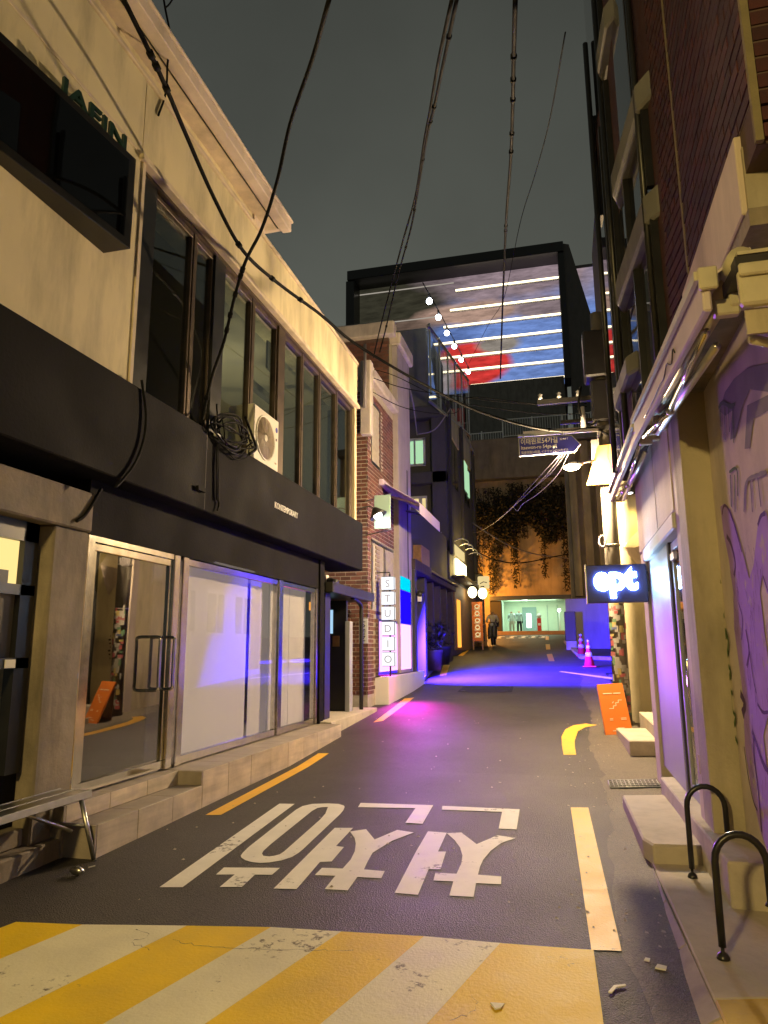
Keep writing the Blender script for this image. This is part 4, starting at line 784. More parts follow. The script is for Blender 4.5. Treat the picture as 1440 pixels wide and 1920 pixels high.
t = thing('fire_extinguisher_stand', 'red fire extinguisher stand with round dial inside the garage', 'fire equipment', (-1.75, 49.5, 2.3)); B('post', 'red_paint', t, (-1.82, -1.55, 49.4, 49.6, 2.3, 3.45), bevel=.02); MB().lathe((-1.68, 49.39, 3.6), [(.16, 0), (.16, .03)], 16, 0, 'y').build('dial', 'plaque_white', t); B('label_mark', 'plaque_white', t, (-1.76, -1.6, 49.38, 49.395, 2.95, 3.1))
# railing on its roof
rl = thing('roof_railing', 'pale steel railing along the roof edge above the orange wall', 'railing', (-2, 45.6, 15))
s = MB()
for x0, x1, z0, z1 in ((-6.2, -3.3, 14.4, 15.5), (-3.3, 2.9, 15.1, 16.3)):
    s.box(x0, x1, 45.4, 45.45, z1-.06, z1); s.box(x0, x1, 45.4, 45.45, z0, z0+.05)
    for i in range(int((x1-x0)/.16)+1): s.box(x0+i*.16, x0+i*.16+.03, 45.41, 45.44, z0, z1)
s.build('balusters', 'aluminium', rl)
for x in (-6.2, -4.7, -3.3, -1.4, .5, 2.3): B('post', 'aluminium', rl, (x-.04, x+.04, 45.38, 45.46, 14.4 if x < -3.3 else 15.0, 15.6 if x < -3.3 else 16.35))
# climbing plants hanging over the wall
def vine(cx, w, ztop, zbot, n, label, y=45.7):
    t = thing('hanging_vine', label, 'plant', (cx, y, ztop), 'plants hanging over the orange wall')
    s = MB(); stm = MB()
    for k in range(max(3, int(w*3))):
        x = cx+random.uniform(-.5, .5)*w; zb = zbot+random.uniform(0, .45)*(ztop-zbot)
        stm.tube([(x, y, ztop), (x+random.uniform(-.2, .2), y-.15, (ztop+zb)/2), (x+random.uniform(-.35, .35), y-.1, zb)], .02, 4)
        for i in range(n//max(3, int(w*3))):
            f = random.random()**.8; z = ztop-(ztop-zb)*f; spread = .42*(1-.65*f)
            c = Vector((x+random.gauss(0, spread*.5), y-abs(random.gauss(.1, .18)), z)); d = Vector((random.uniform(-1, 1), random.uniform(-.6, .6), random.uniform(-1.2, .2))).normalized()*random.uniform(.06, .13); e = d.cross(Vector((random.uniform(-1, 1), random.uniform(-1, 1), random.uniform(-1, 1)))).normalized()*.04
            s.quad(c, c+d+e, c+d*2, c+d-e)
    s.build('foliage', 'leaf', t, fix=False, kind='stuff'); stm.build('stem', 'stem', t)
for a in ((-4.9, 1.1, 11.8, 5.6, 800, 'hanging vine at the left edge of the orange wall'), (-4.0, 1.0, 11.8, 4.8, 1500, 'bushy hanging vine reaching low left of the garage'), (-2.9, .9, 12, 5.0, 1500, 'long dense vine hanging left of centre on the orange wall'), (-1.7, 1.2, 12, 8.2, 900, 'short hanging vine in the middle of the orange wall'), (-.7, .9, 12, 5.4, 1300, 'hanging vine right of centre on the orange wall'), (.2, .9, 12, 5.0, 1400, 'longest vine hanging at the right of the garage')): vine(*a)
t = thing('roof_edge_shrub', 'dark mass of shrubs spilling from the ledge under the grey band', 'shrub', (-2.2, 45.3, 10)); s = MB()
for i in range(7000):
    x = random.uniform(-5.2, .7); top = 11.6-.9*abs(math.sin(x*1.3))*.6-(.8 if x < -4 else 0); z = random.uniform(8.6+.9*math.sin(x*2.3)*.8, top)
    c = Vector((x, 45.5-abs(random.gauss(0, .35)), z)); d = Vector((random.uniform(-1, 1), random.uniform(-1, 1), random.uniform(-1, .6))).normalized()*random.uniform(.08, .16); e = d.cross(Vector((random.uniform(-1, 1), random.uniform(-1, 1), random.uniform(-1, 1)))).normalized()*.06
    s.quad(c, c+d+e, c+d*2, c+d-e)
s.build('foliage', 'leaf', t, fix=False, kind='stuff')
MB().tube(spline([(-5, 45.6, 9), (-3, 45.4, 9.4), (-1, 45.5, 9.1), (.6, 45.6, 9.3)], 4), .08, 6).build('branch', 'stem', t)

# pale concrete building with fins on the right of the garage
fb = thing('finned_building', 'pale concrete building with tall vertical fins right of the vines', 'building', (2, 40, 2))
B('wall', 'orange_concrete', fb, (.55, 6, 40.6, 55, 1.8, 13.0)); 
for x in (.62, 1.32, 2.05, 2.75): B('fin', 'orange_concrete', fb, (x, x+.42, 40.0, 40.6, 4.2, 12.9), bevel=.02)
B('eave', 'grey_concrete', fb, (.5, 6, 39.8, 41, 13.0, 13.4))
B('corner_post', 'grey_concrete', fb, (.40, .62, 39.9, 40.5, 1.9, 12.9), bevel=.02)
pw = thing('side_street_wall', 'plain rendered wall tinted violet behind the traffic cones', 'wall', (1, 31, 1.4))
B('wall', 'purple_wall', pw, (.05, 2.6, 31, 31.3, 1.2, 3.48), bevel=.015); B('gate_post', 'purple_wall', pw, (1.95, 2.1, 30.8, 31, 1.3, 3.2)); 
t = thing('dark_bollard_box', 'dark upright cabinet on a pale plinth left of the violet wall', 'cabinet', (.2, 30.2, 1.4)); B('cabinet', 'dark_metal', t, (-.02, .42, 30.0, 30.5, 1.72, 2.9), bevel=.02); B('plinth', 'coping', t, (0, .42, 29.95, 30.55, 1.3, 1.72), bevel=.02)
t = thing('lattice_gate', 'dark slatted gate seen edge-on behind the stickered pole', 'gate', (2.3, 27, 1.3)); 
for i in range(8): B('slat', 'dark_wood', t, (1.9, 1.95, 25.5, 29.5, 1.4+i*.27, 1.62+i*.27))
B('post', 'dark_wood', t, (1.88, 1.98, 25.4, 25.5, 1.2, 3.7))
# traffic cones
def cone(x, y, lb, root=None):
    z = zr(y)
    if root: return dup(root, (x, y, z), lb)
    t = thing('traffic_cone', lb, 'traffic cone', (x, y, z), 'traffic cones at the side street')
    s = MB(); s.box(x-.19, x+.19, y-.19, y+.19, z, z+.035); s.build('base', 'cone_red', t, bevel=.01)
    MB().lathe((x, y, z), [(.15, .035), (.03, .68), (.025, .70)], 18).build('cone', 'cone_red', t)
    MB().lathe((x, y, z), [(.108, .30), (.085, .42), (.083, .42), (.1, .30)], 18).build('band', 'cone_band', t); MB().lathe((x, y, z), [(.066, .53), (.05, .62), (.048, .62), (.06, .53)], 18).build('band', 'cone_band', t); MB().ball((x, y, z+.74), .045, 0, 8).build('tip_light', 'plaque_white', t); return t
c1 = cone(.62, 21.9, 'nearer of the two red traffic cones, at the kerb'); cone(.50, 26.2, 'farther of the two red traffic cones, left of the nearer one', c1)

# ================================================================== the lit picture wall on the big building behind
bb = thing('screen_building', 'tall dark building whose top carries a lit picture wall with light strips', 'building', (-10, 76, 2))
B('lower_storeys', 'grey_concrete', bb, (-9, 1.3, 75.2, 95, 2.2, 30.4)); B('block', 'dark_wall', bb, (-22.2, 1.6, 76.4, 95, 28, 44.5))
B('screen_frame', 'black_metal', bb, (-22.8, 2.0, 73.6, 76.4, 44.2, 45.4), (-23.0, -22.0, 73.8, 76.4, 28, 44.2), (1.35, 2.0, 73.8, 76.4, 29.5, 44.2), bevel=.05)
MB().prism([(2.0, 74, 45.3), (2.6, 74, 45.1), (5.0, 74, 34), (3.2, 74, 18), (2.0, 74, 18)], (0, 2, 0)).build('side_fin', 'dark_wall', bb)
m = bpy.data.materials.new('picture_print'); m.use_nodes = True; N = m.node_tree.nodes; L = m.node_tree.links; N.remove(N['Principled BSDF'])
tc = N.new('ShaderNodeTexCoord'); sp_ = N.new('ShaderNodeSeparateXYZ'); L.new(tc.outputs['Object'], sp_.inputs[0])
def blob(cx, cz, rx_, rz_, soft, wob=.35):
    mp = N.new('ShaderNodeMapping'); mp.inputs['Location'].default_value = (-cx/rx_, 0, -cz/rz_); mp.inputs['Scale'].default_value = (1/rx_, 0, 1/rz_); L.new(tc.outputs['Object'], mp.inputs[0])
    n = N.new('ShaderNodeTexNoise'); n.inputs['Scale'].default_value = .25; n.inputs['Detail'].default_value = 5; L.new(tc.outputs['Object'], n.inputs['Vector'])
    v = N.new('ShaderNodeVectorMath'); v.operation = 'LENGTH'; L.new(mp.outputs[0], v.inputs[0])
    a = N.new('ShaderNodeMath'); a.operation = 'MULTIPLY_ADD'; a.inputs[1].default_value = wob*2; L.new(n.outputs[0], a.inputs[0]); L.new(v.outputs['Value'], a.inputs[2])
    r = N.new('ShaderNodeMapRange'); r.inputs[1].default_value = 1+wob+soft; r.inputs[2].default_value = 1+wob-soft; L.new(a.outputs[0], r.inputs[0]); return r.outputs[0]
def mixc(f, a, c):
    x = N.new('ShaderNodeMix'); x.data_type = 'RGBA'; L.new(f, x.inputs[0])
    if isinstance(a, tuple): x.inputs[6].default_value = (*a, 1)
    else: L.new(a, x.inputs[6])
    x.inputs[7].default_value = (*c, 1); return x.outputs[2]
cc = mixc(blob(-14, 33, 6, 5, .5), (.13, .21, .48), (.05, .09, .24))
cc = mixc(blob(-6, 45, 15, 5.2, .25, .3), cc, (.23, .17, .19)); cc = mixc(blob(-19.5, 41.5, 9, 4, .3), cc, (.03, .028, .018)); cc = mixc(blob(-9, 39.6, 6, 1.3, .2), cc, (.34, .22, .17)); cc = mixc(blob(0, 39.2, 3.2, 1.3, .2), cc, (.20, .15, .16)); cc = mixc(blob(-17, 38.6, 4, 1, .3), cc, (.12, .08, .06))
cc = mixc(blob(-9, 33.2, 4.6, 2.7, .1, .2), cc, (.50, .035, .03)); cc = mixc(blob(-5.6, 35.3, 2.6, 1.0, .2), cc, (.23, .2, .17)); cc = mixc(blob(-12.5, 32.2, 1.6, 2.4, .3), cc, (.42, .35, .35))
mp = N.new('ShaderNodeMapping'); mp.inputs['Scale'].default_value = (.35, 1, 1.6); L.new(tc.outputs['Object'], mp.inputs[0]); n = N.new('ShaderNodeTexNoise'); n.inputs['Scale'].default_value = 1.3; n.inputs['Detail'].default_value = 8; n.inputs['Roughness'].default_value = .7; L.new(mp.outputs[0], n.inputs['Vector'])
r = N.new('ShaderNodeMapRange'); r.inputs[1].default_value = .3; r.inputs[2].default_value = .7; r.inputs[3].default_value = .5; r.inputs[4].default_value = 1.35; L.new(n.outputs[0], r.inputs[0])
sc_ = N.new('ShaderNodeVectorMath'); sc_.operation = 'SCALE'; L.new(cc, sc_.inputs[0]); L.new(r.outputs[0], sc_.inputs['Scale']); cc = sc_.outputs[0]
em = N.new('ShaderNodeEmission'); em.inputs[1].default_value = .75; L.new(cc, em.inputs[0]); L.new(em.outputs[0], N['Material Output'].inputs[0]); M['picture_print'] = m
B('picture_wall', 'picture_print', bb, (-22.0, 1.34, 76.3, 76.38, 29.9, 44.2))
for z, x0 in ((30.6, -8.9), (32.5, -13.5), (34.2, -13.7), (36.0, -13.9), (38.0, -11.8), (40.0, -11), (42.4, -10.3)): B('light_strip', 'strip_glow', bb, (x0, 1.34, 75.9, 76.0, z-.09, z+.09)); B('strip_rail', 'plaque_white', bb, (x0, 1.34, 76.0, 76.28, z-.2, z-.1))
for z, x1 in ((39.4, -12.2), (36.9, -14.2), (43.4, -10.5)): B('light_strip', 'dim_strip', bb, (-21.9, x1, 75.95, 76.0, z-.06, z+.06))
sb = thing('screen_wing', 'narrow lit wing of the picture wall glimpsed beside the transformer', 'building', (4, 77, 2)); B('picture_wall', 'picture_print', sb, (2.9, 9, 77.5, 77.7, 30, 44)); B('block', 'dark_wall', sb, (2.9, 9, 77.7, 90, 2.2, 44.5))
for z in (30.2, 33.0, 35.2): B('light_strip', 'strip_glow', sb, (2.9, 9, 77.4, 77.45, z-.1, z+.1))
t = thing('far_tree', 'dark tree silhouette on the roof left of the picture wall', 'tree', (-19, 60, 20)); s = MB()
for i in range(900):
    c = Vector((-19+random.gauss(0, 1.6), 60+random.gauss(0, 1), 23+random.gauss(0, 1.0))); d = Vector((random.uniform(-1, 1), random.uniform(-1, 1), random.uniform(-1, 1))).normalized()*.35; e = Vector((random.uniform(-1, 1), 0, random.uniform(-1, 1))).normalized()*.15
    s.quad(c, c+d+e, c+d*2, c+d-e)
s.build('crown', 'leaf', t, fix=False, kind='stuff'); MB().cyl((-19, 60, 2), (-19, 60, 23), .4, .15, 8).build('trunk', 'stem', t)

# ================================================================== right: low shop building, brick building above it
g1 = thing('corner_shop', 'low rendered shop with recessed glass door and graffiti covered side on the right', 'building', (1, 6, 0))
B('graffiti_wall', 'graffiti_wall', g1, (1.0, 1.3, .5, 4.995, 0, 3.24))
B('corner_pier', 'tan_and_lit_plaster', g1, (.82, 1.3, 5.0, 5.30, 0, 3.24), bevel=.006); B('door_pier', 'rose_plaster', g1, (.822, 1.3, 5.302, 5.46, 0, 3.24), bevel=.006)  # corner pier coloured for the yellow lamplight on its front
B('upper_wall', 'rose_plaster', g1, (.815, 1.3, 5.462, 8.0, 2.43, 3.24), bevel=.012); B('far_pier', 'rose_plaster', g1, (.822, 1.3, 7.62, 8.0, 0, 2.428), bevel=.008)
B('wall_seam', 'tan_and_lit_plaster', g1, (.8125, .816, 6.4, 6.42, 2.45, 3.24))
B('door_canopy', 'wall_white', g1, (.80, .95, 5.47, 7.6, 2.30, 2.425), bevel=.012)
B('wall_panel', 'door_metal', g1, (.852, .90, 6.25, 7.61, .33, 2.30), bevel=.006)
d = B('glass_door', 'shop_glass', g1, (.888, .896, 5.54, 6.12, .42, 2.22)); s = MB()
for y0, y1, z0, z1 in ((5.47, 5.54, .33, 2.29), (6.12, 6.20, .33, 2.29), (5.54, 6.12, 2.22, 2.29), (5.54, 6.12, .33, .42)): s.box(.875, .91, y0, y1, z0, z1)
s.build('door_frame', 'door_metal', d, bevel=.004); MB().tube([(.87, 5.62, .95), (.84, 5.62, .97), (.84, 5.62, 1.35), (.87, 5.62, 1.37)], .012, 8).build('handle', 'chrome', d)
B('door_closer', 'aluminium', d, (.85, .88, 5.9, 6.08, 2.13, 2.19), bevel=.005)
B('reveal', 'night_wall', g1, (.86, .95, 6.202, 6.248, .33, 2.30)); B('shop_inside', 'door_metal', g1, (1.22, 1.3, 5.47, 7.6, .33, 2.42))
for z, w in ((1.18, .10), (1.05, .08)): B('door_sticker', 'mural_lilac', d, (.886, .8875, 5.58, 5.58+w, z, z+.09))
B('yellow_tag', 'sticker_b', g1, (.818, .8215, 5.33, 5.40, .62, .74))
B('roof_slab', 'concrete', g1, (.83, 3, 2.95, 8.0, 3.16, 3.24)); B('inner_wall', 'rose_plaster', g1, (1.3, 3, .5, 8.0, 0, 3.16))
MP = {'mural_grey': [[(4.574, 2.885), (4.392, 2.941), (4.154, 2.934), (3.865, 2.883), (3.5, 2.764), (3.552, 2.637), (3.859, 2.763), (4.025, 2.733), (4.254, 2.62), (4.383, 2.642), (4.263, 2.782), (4.452, 2.811)], [(3.942, 2.704), (3.557, 2.626), (3.585, 2.556), (3.85, 2.601), (3.98, 2.481), (4.088, 2.505)]], 'mural_lilac': [[(4.805, 2.324), (4.679, 2.32), (4.556, 2.26), (4.465, 2.147), (4.385, 2.026), (4.32, 1.911), (4.275, 1.817), (4.155, 1.878), (4.067, 1.981), (3.987, 2.067), (3.887, 2.105), (3.807, 2.104), (3.793, 1.995), (3.916, 1.691), (3.963, 1.721), (4.01, 1.807), (4.084, 1.73), (4.079, 1.537), (4.063, 1.376), (4.141, 1.133), (4.329, 0.98), (4.31, 0.767), (4.476, 0.358), (4.61, 0.434), (4.727, 0.639), (4.783, 0.868), (4.701, 1.18), (4.729, 1.364), (4.758, 1.554), (4.688, 1.775), (4.716, 1.973), (4.789, 2.15)]]}
MS = {'mural_violet': [([(4.782, 2.268), (4.699, 2.31), (4.585, 2.262), (4.471, 2.132), (4.379, 1.979)], 0.0091), ([(4.709, 2.121), (4.618, 2.058), (4.558, 1.938), (4.619, 1.865)], 0.0152), ([(3.987, 2.067), (3.91, 2.101), (3.827, 2.103)], 0.0121), ([(3.99, 1.805), (3.924, 1.718)], 0.0061), ([(4.464, 1.547), (4.441, 1.428), (4.529, 1.338)], 0.0121), ([(4.757, 1.177), (4.674, 1.121), (4.756, 1.054)], 0.0273), ([(4.373, 1.143), (4.276, 1.109), (4.147, 1.12)], 0.0091), ([(4.557, 0.983), (4.471, 0.908), (4.388, 0.836), (4.276, 0.799)], 0.0182), ([(4.534, 0.98), (4.57, 0.838), (4.558, 0.697), (4.559, 0.585), (4.572, 0.443)], 0.0121), ([(4.797, 0.866), (4.769, 0.72), (4.701, 0.585), (4.622, 0.544)], 0.0076), ([(4.429, 1.428), (4.406, 1.283), (4.372, 1.199)], 0.0061), ([(4.566, 1.704), (4.514, 1.609), (4.593, 1.489)], 0.0061)], 'mural_green': [([(4.58, 2.905), (4.458, 2.897), (4.277, 2.812), (4.177, 2.794)], 0.0121), ([(4.539, 2.891), (4.56, 2.778)], 0.0091), ([(4.425, 2.869), (4.486, 2.672)], 0.0091), ([(4.326, 2.829), (4.363, 2.684)], 0.0091), ([(4.229, 2.796), (4.291, 2.599)], 0.0091), ([(4.462, 2.467), (4.281, 2.439), (4.32, 2.292)], 0.0091), ([(4.443, 2.446), (4.496, 2.264)], 0.0091), ([(4.342, 2.422), (4.42, 2.218)], 0.0091), ([(4.987, 1.866), (5.1, 1.841), (5.098, 1.701), (4.992, 1.644), (5.112, 1.598), (4.974, 1.543), (5.085, 1.443)], 0.0121), ([(5.062, 1.562), (4.935, 1.492), (5.027, 1.359), (4.963, 1.295), (5.072, 1.191), (4.962, 1.165)], 0.0152), ([(5.009, 1.194), (5.007, 1.064), (4.937, 1.022), (5.036, 0.932), (4.95, 0.863)], 0.0152)], 'mural_grey': [([(4.216, 2.18), (4.106, 2.321), (3.887, 2.308), (3.714, 2.285)], 0.0121), ([(4.016, 2.315), (4.042, 2.148)], 0.0091), ([(3.871, 2.296), (3.871, 2.144)], 0.0091)]}
lay = 0
for mm, ps in MP.items():
    for p in ps:
        lay += 1; x = .9965-.0004*lay
        tr = tessellate_polygon([[Vector((0, a, b)) for a, b in p]]); m = MB().add([(x, a, b) for a, b in p], [tuple(t) for t in tr]); m.build('mural_patch', mm, g1)
for mm, ss in MS.items():
    for p, w in ss:
        lay += 1; x = .9955-.0002*lay; q = spline([(x, a, b) for a, b in p], 5); m = MB(); vs = []; fs = []
        for i, c in enumerate(q):
            dv = (q[min(i+1, len(q)-1)]-q[max(i-1, 0)]).normalized(); nn = Vector((0, -dv.z, dv.y))*w*random.uniform(.8, 1.2); vs += [c-nn, c+nn]
        for i in range(len(q)-1): fs.append((2*i, 2*i+1, 2*i+3, 2*i+2))
        m.add(vs, fs).build('spray_line', mm, g1, fix=False)

random.seed(21); h = MB()
for i in range(120):
    a = random.uniform(3.95, 4.75); bz = random.uniform(1.15, 2.0) if i % 3 else random.uniform(.7, 1.3); c = Vector((.9905, a, bz)); dv = Vector((0, random.uniform(-.03, .03), -random.uniform(.04, .12))); n_ = Vector((0, .0022, 0)); h.quad(c-n_, c+n_, c+dv+n_*.4, c+dv-n_*.4)
h.build('spray_hatching', 'mural_violet', g1, fix=False, kind='stuff')
b5 = thing('red_brick_building', 'tall dark red brick building with white window bands at upper right', 'building', (1.5, 5, 3.3))
B('plinth_band', 'rose_plaster', b5, (.818, 1.6, 3.0, 4.44, 3.245, 3.62), bevel=.006); B('plinth_side', 'tan_and_lit_plaster', b5, (.84, 2.5, 2.98, 3.02, 3.245, 3.55))  # side face coloured for yellow lamplight, unlike the band
B('core', 'mortar_dark', b5, (.843, 3, 2.78, 4.30, 3.62, 9)); B('underside', 'mortar_dark', b5, (.845, 3, 2.80, 3.0, 3.42, 3.62))
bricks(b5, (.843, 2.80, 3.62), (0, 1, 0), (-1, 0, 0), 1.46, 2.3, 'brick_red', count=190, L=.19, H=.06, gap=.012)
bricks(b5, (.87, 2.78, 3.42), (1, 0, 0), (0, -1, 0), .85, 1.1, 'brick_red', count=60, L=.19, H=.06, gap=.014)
B('corner_mortar', 'mortar_olive', b5, (.836, .866, 2.77, 2.795, 3.42, 6)); B('corner_mortar', 'mortar_olive', b5, (.832, .845, 4.262, 4.30, 3.62, 9))
MB().prism([(.845, 4.302, 3.245), (.70, 6.0, 3.245), (.645, 8.0, 3.245), (3, 8.0, 3.245), (3, 4.302, 3.245)], (0, 0, 9)).build('set_back_wall', 'brick_red', b5)
bricks(b5, (.842, 4.32, 3.3), Vector((-.085, 1, 0)).normalized(), Vector((-1, -.085, 0)).normalized(), .42, 2.9, 'brick_red', count=50, L=.09, H=.06, gap=.016, proud=.012)
def face(y): return .845-.085*(y-4.302) if y < 6 else .70-.0275*(y-6)
for z0, z1, ya, yb in ((4.44, 4.68, 4.82, 6.45), (5.35, 5.58, 4.78, 6.2), (6.98, 7.22, 5.7, 6.6), (3.72, 3.9, 5.9, 7.2)):
    MB().prism([(face(ya)-.005, ya, z0), (face(ya)-.09, ya+.14, z0), (face(yb)-.09, yb-.25, z0), (face(yb)-.005, yb, z0), (face(yb)+.1, yb, z0), (face(ya)+.1, ya, z0)], (0, 0, z1-z0)).build('window_band', 'grey_concrete', b5, bevel=.02)
for ya, yb, z0, z1 in ((4.95, 5.55, 3.3, 4.48), (5.62, 6.3, 3.3, 4.48), (6.4, 7.0, 3.95, 6.9), (7.05, 7.9, 3.3, 6.9), (4.95, 5.7, 4.72, 5.38), (5.75, 6.35, 4.72, 5.38), (5.2, 5.9, 5.62, 8.5), (6.4, 7.9, 7.3, 9.5)):
    MB().add([(face(ya)-.012, ya, z0), (face(yb)-.012, yb, z0), (face(yb)-.012, yb, z1), (face(ya)-.012, ya, z1)], [(0, 1, 2, 3)]).build('window', 'door_glass', b5, fix=False)
    B('window_post', 'black_metal', b5, (face(ya)-.05, face(ya)+.02, ya-.04, ya+.01, z0, z1))
B('window_lining', 'black_metal', b5, (.842, .9, 4.75, 4.9, 3.25, 4.45))
for y, r in ((4.98, .025), (6.5, .03), (7.6, .03)): MB().cyl((face(y)-.06, y, 3.25), (face(y)-.06, y, 8.5), r, None, 8).build('drainpipe', 'black_metal', b5)
B('panel_strip', 'grey_concrete', b5, (.60, .64, 7.7, 7.95, 6.3, 7.6))

# retractable awnings
def awning(lb, y0, y1, x, z0, z1, hgt, name='retractable_awning'):
    t = thing(name, lb, 'awning', (x+.1, (y0+y1)/2, z0))
    MB().add([(x, y0, z0-hgt), (x+.035, y0, z0-hgt), (x+.035, y0, z0), (x, y0, z0), (x, y1, z1-hgt), (x+.035, y1, z1-hgt), (x+.035, y1, z1), (x, y1, z1)], [(0, 1, 2, 3), (4, 7, 6, 5), (0, 3, 7, 4), (1, 5, 6, 2), (3, 2, 6, 7), (0, 4, 5, 1)]).build('front_bar', 'awning_canvas', t, bevel=.008)
    MB().add([(x-.004, y0, z0-.035), (x-.004, y1, z1-.03), (x-.004, y1, z1+.004), (x-.004, y0, z0+.004)], [(0, 1, 2, 3)]).build('top_rail', 'awning_metal', t, fix=False).modifiers.new('t', 'SOLIDIFY').thickness = .02
    MB().add([(x+.03, y0+.05, z0-.02), (x+.03, y1-.05, z1-.02), (.81, y1-.05, z1+.10), (.81, y0+.05, z0+.10)], [(0, 1, 2, 3)]).build('canvas', 'awning_canvas', t, fix=False).modifiers.new('t', 'SOLIDIFY').thickness = .01
    MB().cyl((.765, y0+.08, z0+.04), (.765, y1-.05, z1+.04), .045, None, 12).build('roller', 'awning_metal', t)
    ym = (y0*.42+y1*.58); zm = (z0+z1)/2
    MB().tube([(x+.055, y0+.25, z0-hgt+.02), (x+.09, ym, zm-hgt-.02)], .018, 8).build('fold_arm', 'chrome', t); MB().tube([(x+.06, y1-.1, z1-hgt+.0), (x+.095, ym, zm-hgt-.02)], .018, 8).build('fold_arm', 'chrome', t)
    MB().tube([(x+.10, y0+.3, z0-hgt-.03), (x+.13, y1-.3, z1-hgt-.04)], .02, 8).build('torsion_bar', 'aluminium', t)
    MB().ball((x+.092, ym, zm-hgt-.02), .03, 0, 8).build('elbow', 'aluminium', t)
    for y in (y0+.12, y1-.15):
        k = (y-y0)/(y1-y0); zz = z0+(z1-z0)*k; s = MB(); s.box(.72, .82, y-.035, y+.035, zz-.13, zz-.02); s.box(.66, .76, y-.025, y+.025, zz-.16, zz-.09); s.build('wall_bracket', 'awning_metal', t, bevel=.008)
    B('end_cap', 'awning_metal', t, (x-.012, x+.06, y0-.025, y0, z0-.085, z0+.01), bevel=.006)
    MB().cyl((.75, y0-.02, z0+.02), (.75, y0+.1, z0+.03), .055, None, 14).build('motor_head', 'awning_metal', t)
    return t
a1 = awning('nearer retractable awning with folded silver arms above the graffiti wall', 2.85, 5.6, .60, 2.93, 3.19, .17)
MB().tube(spline([(.597, 3.55, 2.88), (.597, 3.6, 2.92), (.597, 3.66, 2.87), (.597, 3.75, 2.9), (.597, 3.82, 2.93), (.597, 3.95, 2.9), (.597, 4.1, 2.92), (.597, 4.35, 2.93), (.597, 4.6, 2.955), (.597, 4.9, 2.98)], 3), .0035, 4).build('scrawl', 'letter_black', a1)
awning('farther retractable awning glowing violet above the ept sign', 5.75, 9.0, .62, 3.21, 3.35, .14)
t = thing('end_awning', 'yellow lit awning cassette on the near side of the brick building', 'awning', (1.2, 2.75, 2.8))
B('front_bar', 'awning_metal', t, (.70, 2.2, 2.70, 2.74, 2.70, 2.845), bevel=.01); B('valance', 'tan_and_lit_plaster', t, (.72, 2.2, 2.742, 2.755, 2.60, 2.70)); B('rail', 'awning_metal', t, (.70, 2.2, 2.68, 2.70, 2.81, 2.86), bevel=.006); B('cover', 'dark_metal', t, (.71, 2.2, 2.76, 2.995, 2.865, 2.93)); B('hood', 'awning_metal', t, (.72, 2.2, 2.76, 2.99, 2.935, 2.95)); MB().tube([(.75, 2.80, 2.6), (.9, 2.95, 2.62), (2.0, 2.85, 2.62)], .02, 8).build('fold_arm', 'awning_metal', t); B('bracket', 'awning_metal', t, (.86, .96, 2.79, 2.99, 2.5, 2.72), bevel=.01)

# projecting sign
sg = thing('ept_sign', 'dark box sign with glowing white letters ept over the slab step', 'sign', (.5, 7.5, 2.1))
B('case', 'sign_navy', sg, (.235, .815, 7.5, 7.62, 1.895, 2.275), bevel=.006); B('edge_trim', 'aluminium', sg, (.225, .235, 7.495, 7.625, 1.885, 2.285))
letters('lettering', 'ept', .335, (.305, 7.497, 2.03), (1, 0, 0), (0, 0, 1), 'ept_glow', sg, .012, .045, fit=.42)
B('arm', 'dark_metal', sg, (.815, .83, 7.53, 7.59, 2.0, 2.2))

# slab steps, drain, rails
t = MB().prism([(.395, 6.70, .0), (.42, 5.28, .0), (.47, 5.12, .0), (.80, 5.16, .0), (.745, 6.80, .0)], (0, 0, .215)).build('slab_step', 'screed', None, bevel=.012); tag(t, 'broad weathered concrete slab step in front of the glass door', 'step')
t = MB().prism([(.742, 6.98, .0), (.77, 4.38, .0), (.998, 4.36, .0), (.998, 4.996, .0), (.90, 5.5, .0), (.90, 7.0, .0)], (0, 0, .33)).build('door_ledge', 'screed', None, bevel=.01); tag(t, 'long raised concrete ledge along the door and graffiti wall', 'step')
gr = thing('drain_grate', 'steel drain grate in the gutter before the slab step', 'drain', (.57, 7.7, .13)); z = zr(7.7)+.008; s = MB()
gx = lambda u, v: (.335+.47*u-.0*v, 7.43+.14*u+.40*v, z)
for i in range(13): a, b = gx(i/12, 0), gx(i/12, 1); s.tube([a, b], .006, 4)
for i in range(5): a, b = gx(0, i/4), gx(1, i/4); s.tube([a, b], .007, 4)
s.build('bars', 'door_metal', gr); MB().quad(*[(x, y, z-.006) for x, y, _ in (gx(-.02, -.04), gx(1.02, -.04), gx(1.02, 1.04), gx(-.02, 1.04))]).build('pit', 'rubber', gr, fix=False)
def hoop(x, y, z, w, h, lb, root=None):
    if root: return dup(root, (x, y, z), lb)
    t = thing('hoop_rail', lb, 'bollard', (x, y, z), 'black hoop rails on the right pavement')
    pts = [(x, y, z+.05), (x, y, z+.2), (x, y, z+h-.12)]
    for i in range(1, 12): a = math.pi-math.pi*i/11.0; pts.append((x+w/2+w/2*math.cos(a), y+.0*i, z+h-.12+.12*math.sin(a)))
    pts += [(x+w, y, z+.235)]
    MB().tube(pts, .0165, 12).build('hoop', 'black_metal', t)
    MB().lathe((x, y, z), [(.028, 0), (.028, .008), (.02, .022), (.008, .03), (.008, .055)], 14).build('foot', 'black_metal', t); MB().lathe((x+w, y, z+.23), [(.026, 0), (.02, .015)], 12).build('foot', 'black_metal', t)
    return t
h1 = hoop(.658, 4.88, .1, .215, .52, 'farther black hoop rail, in front of the slab step'); hoop(.598, 3.70, .1, .215, .50, 'nearer black hoop rail at the front of the pavement', h1)

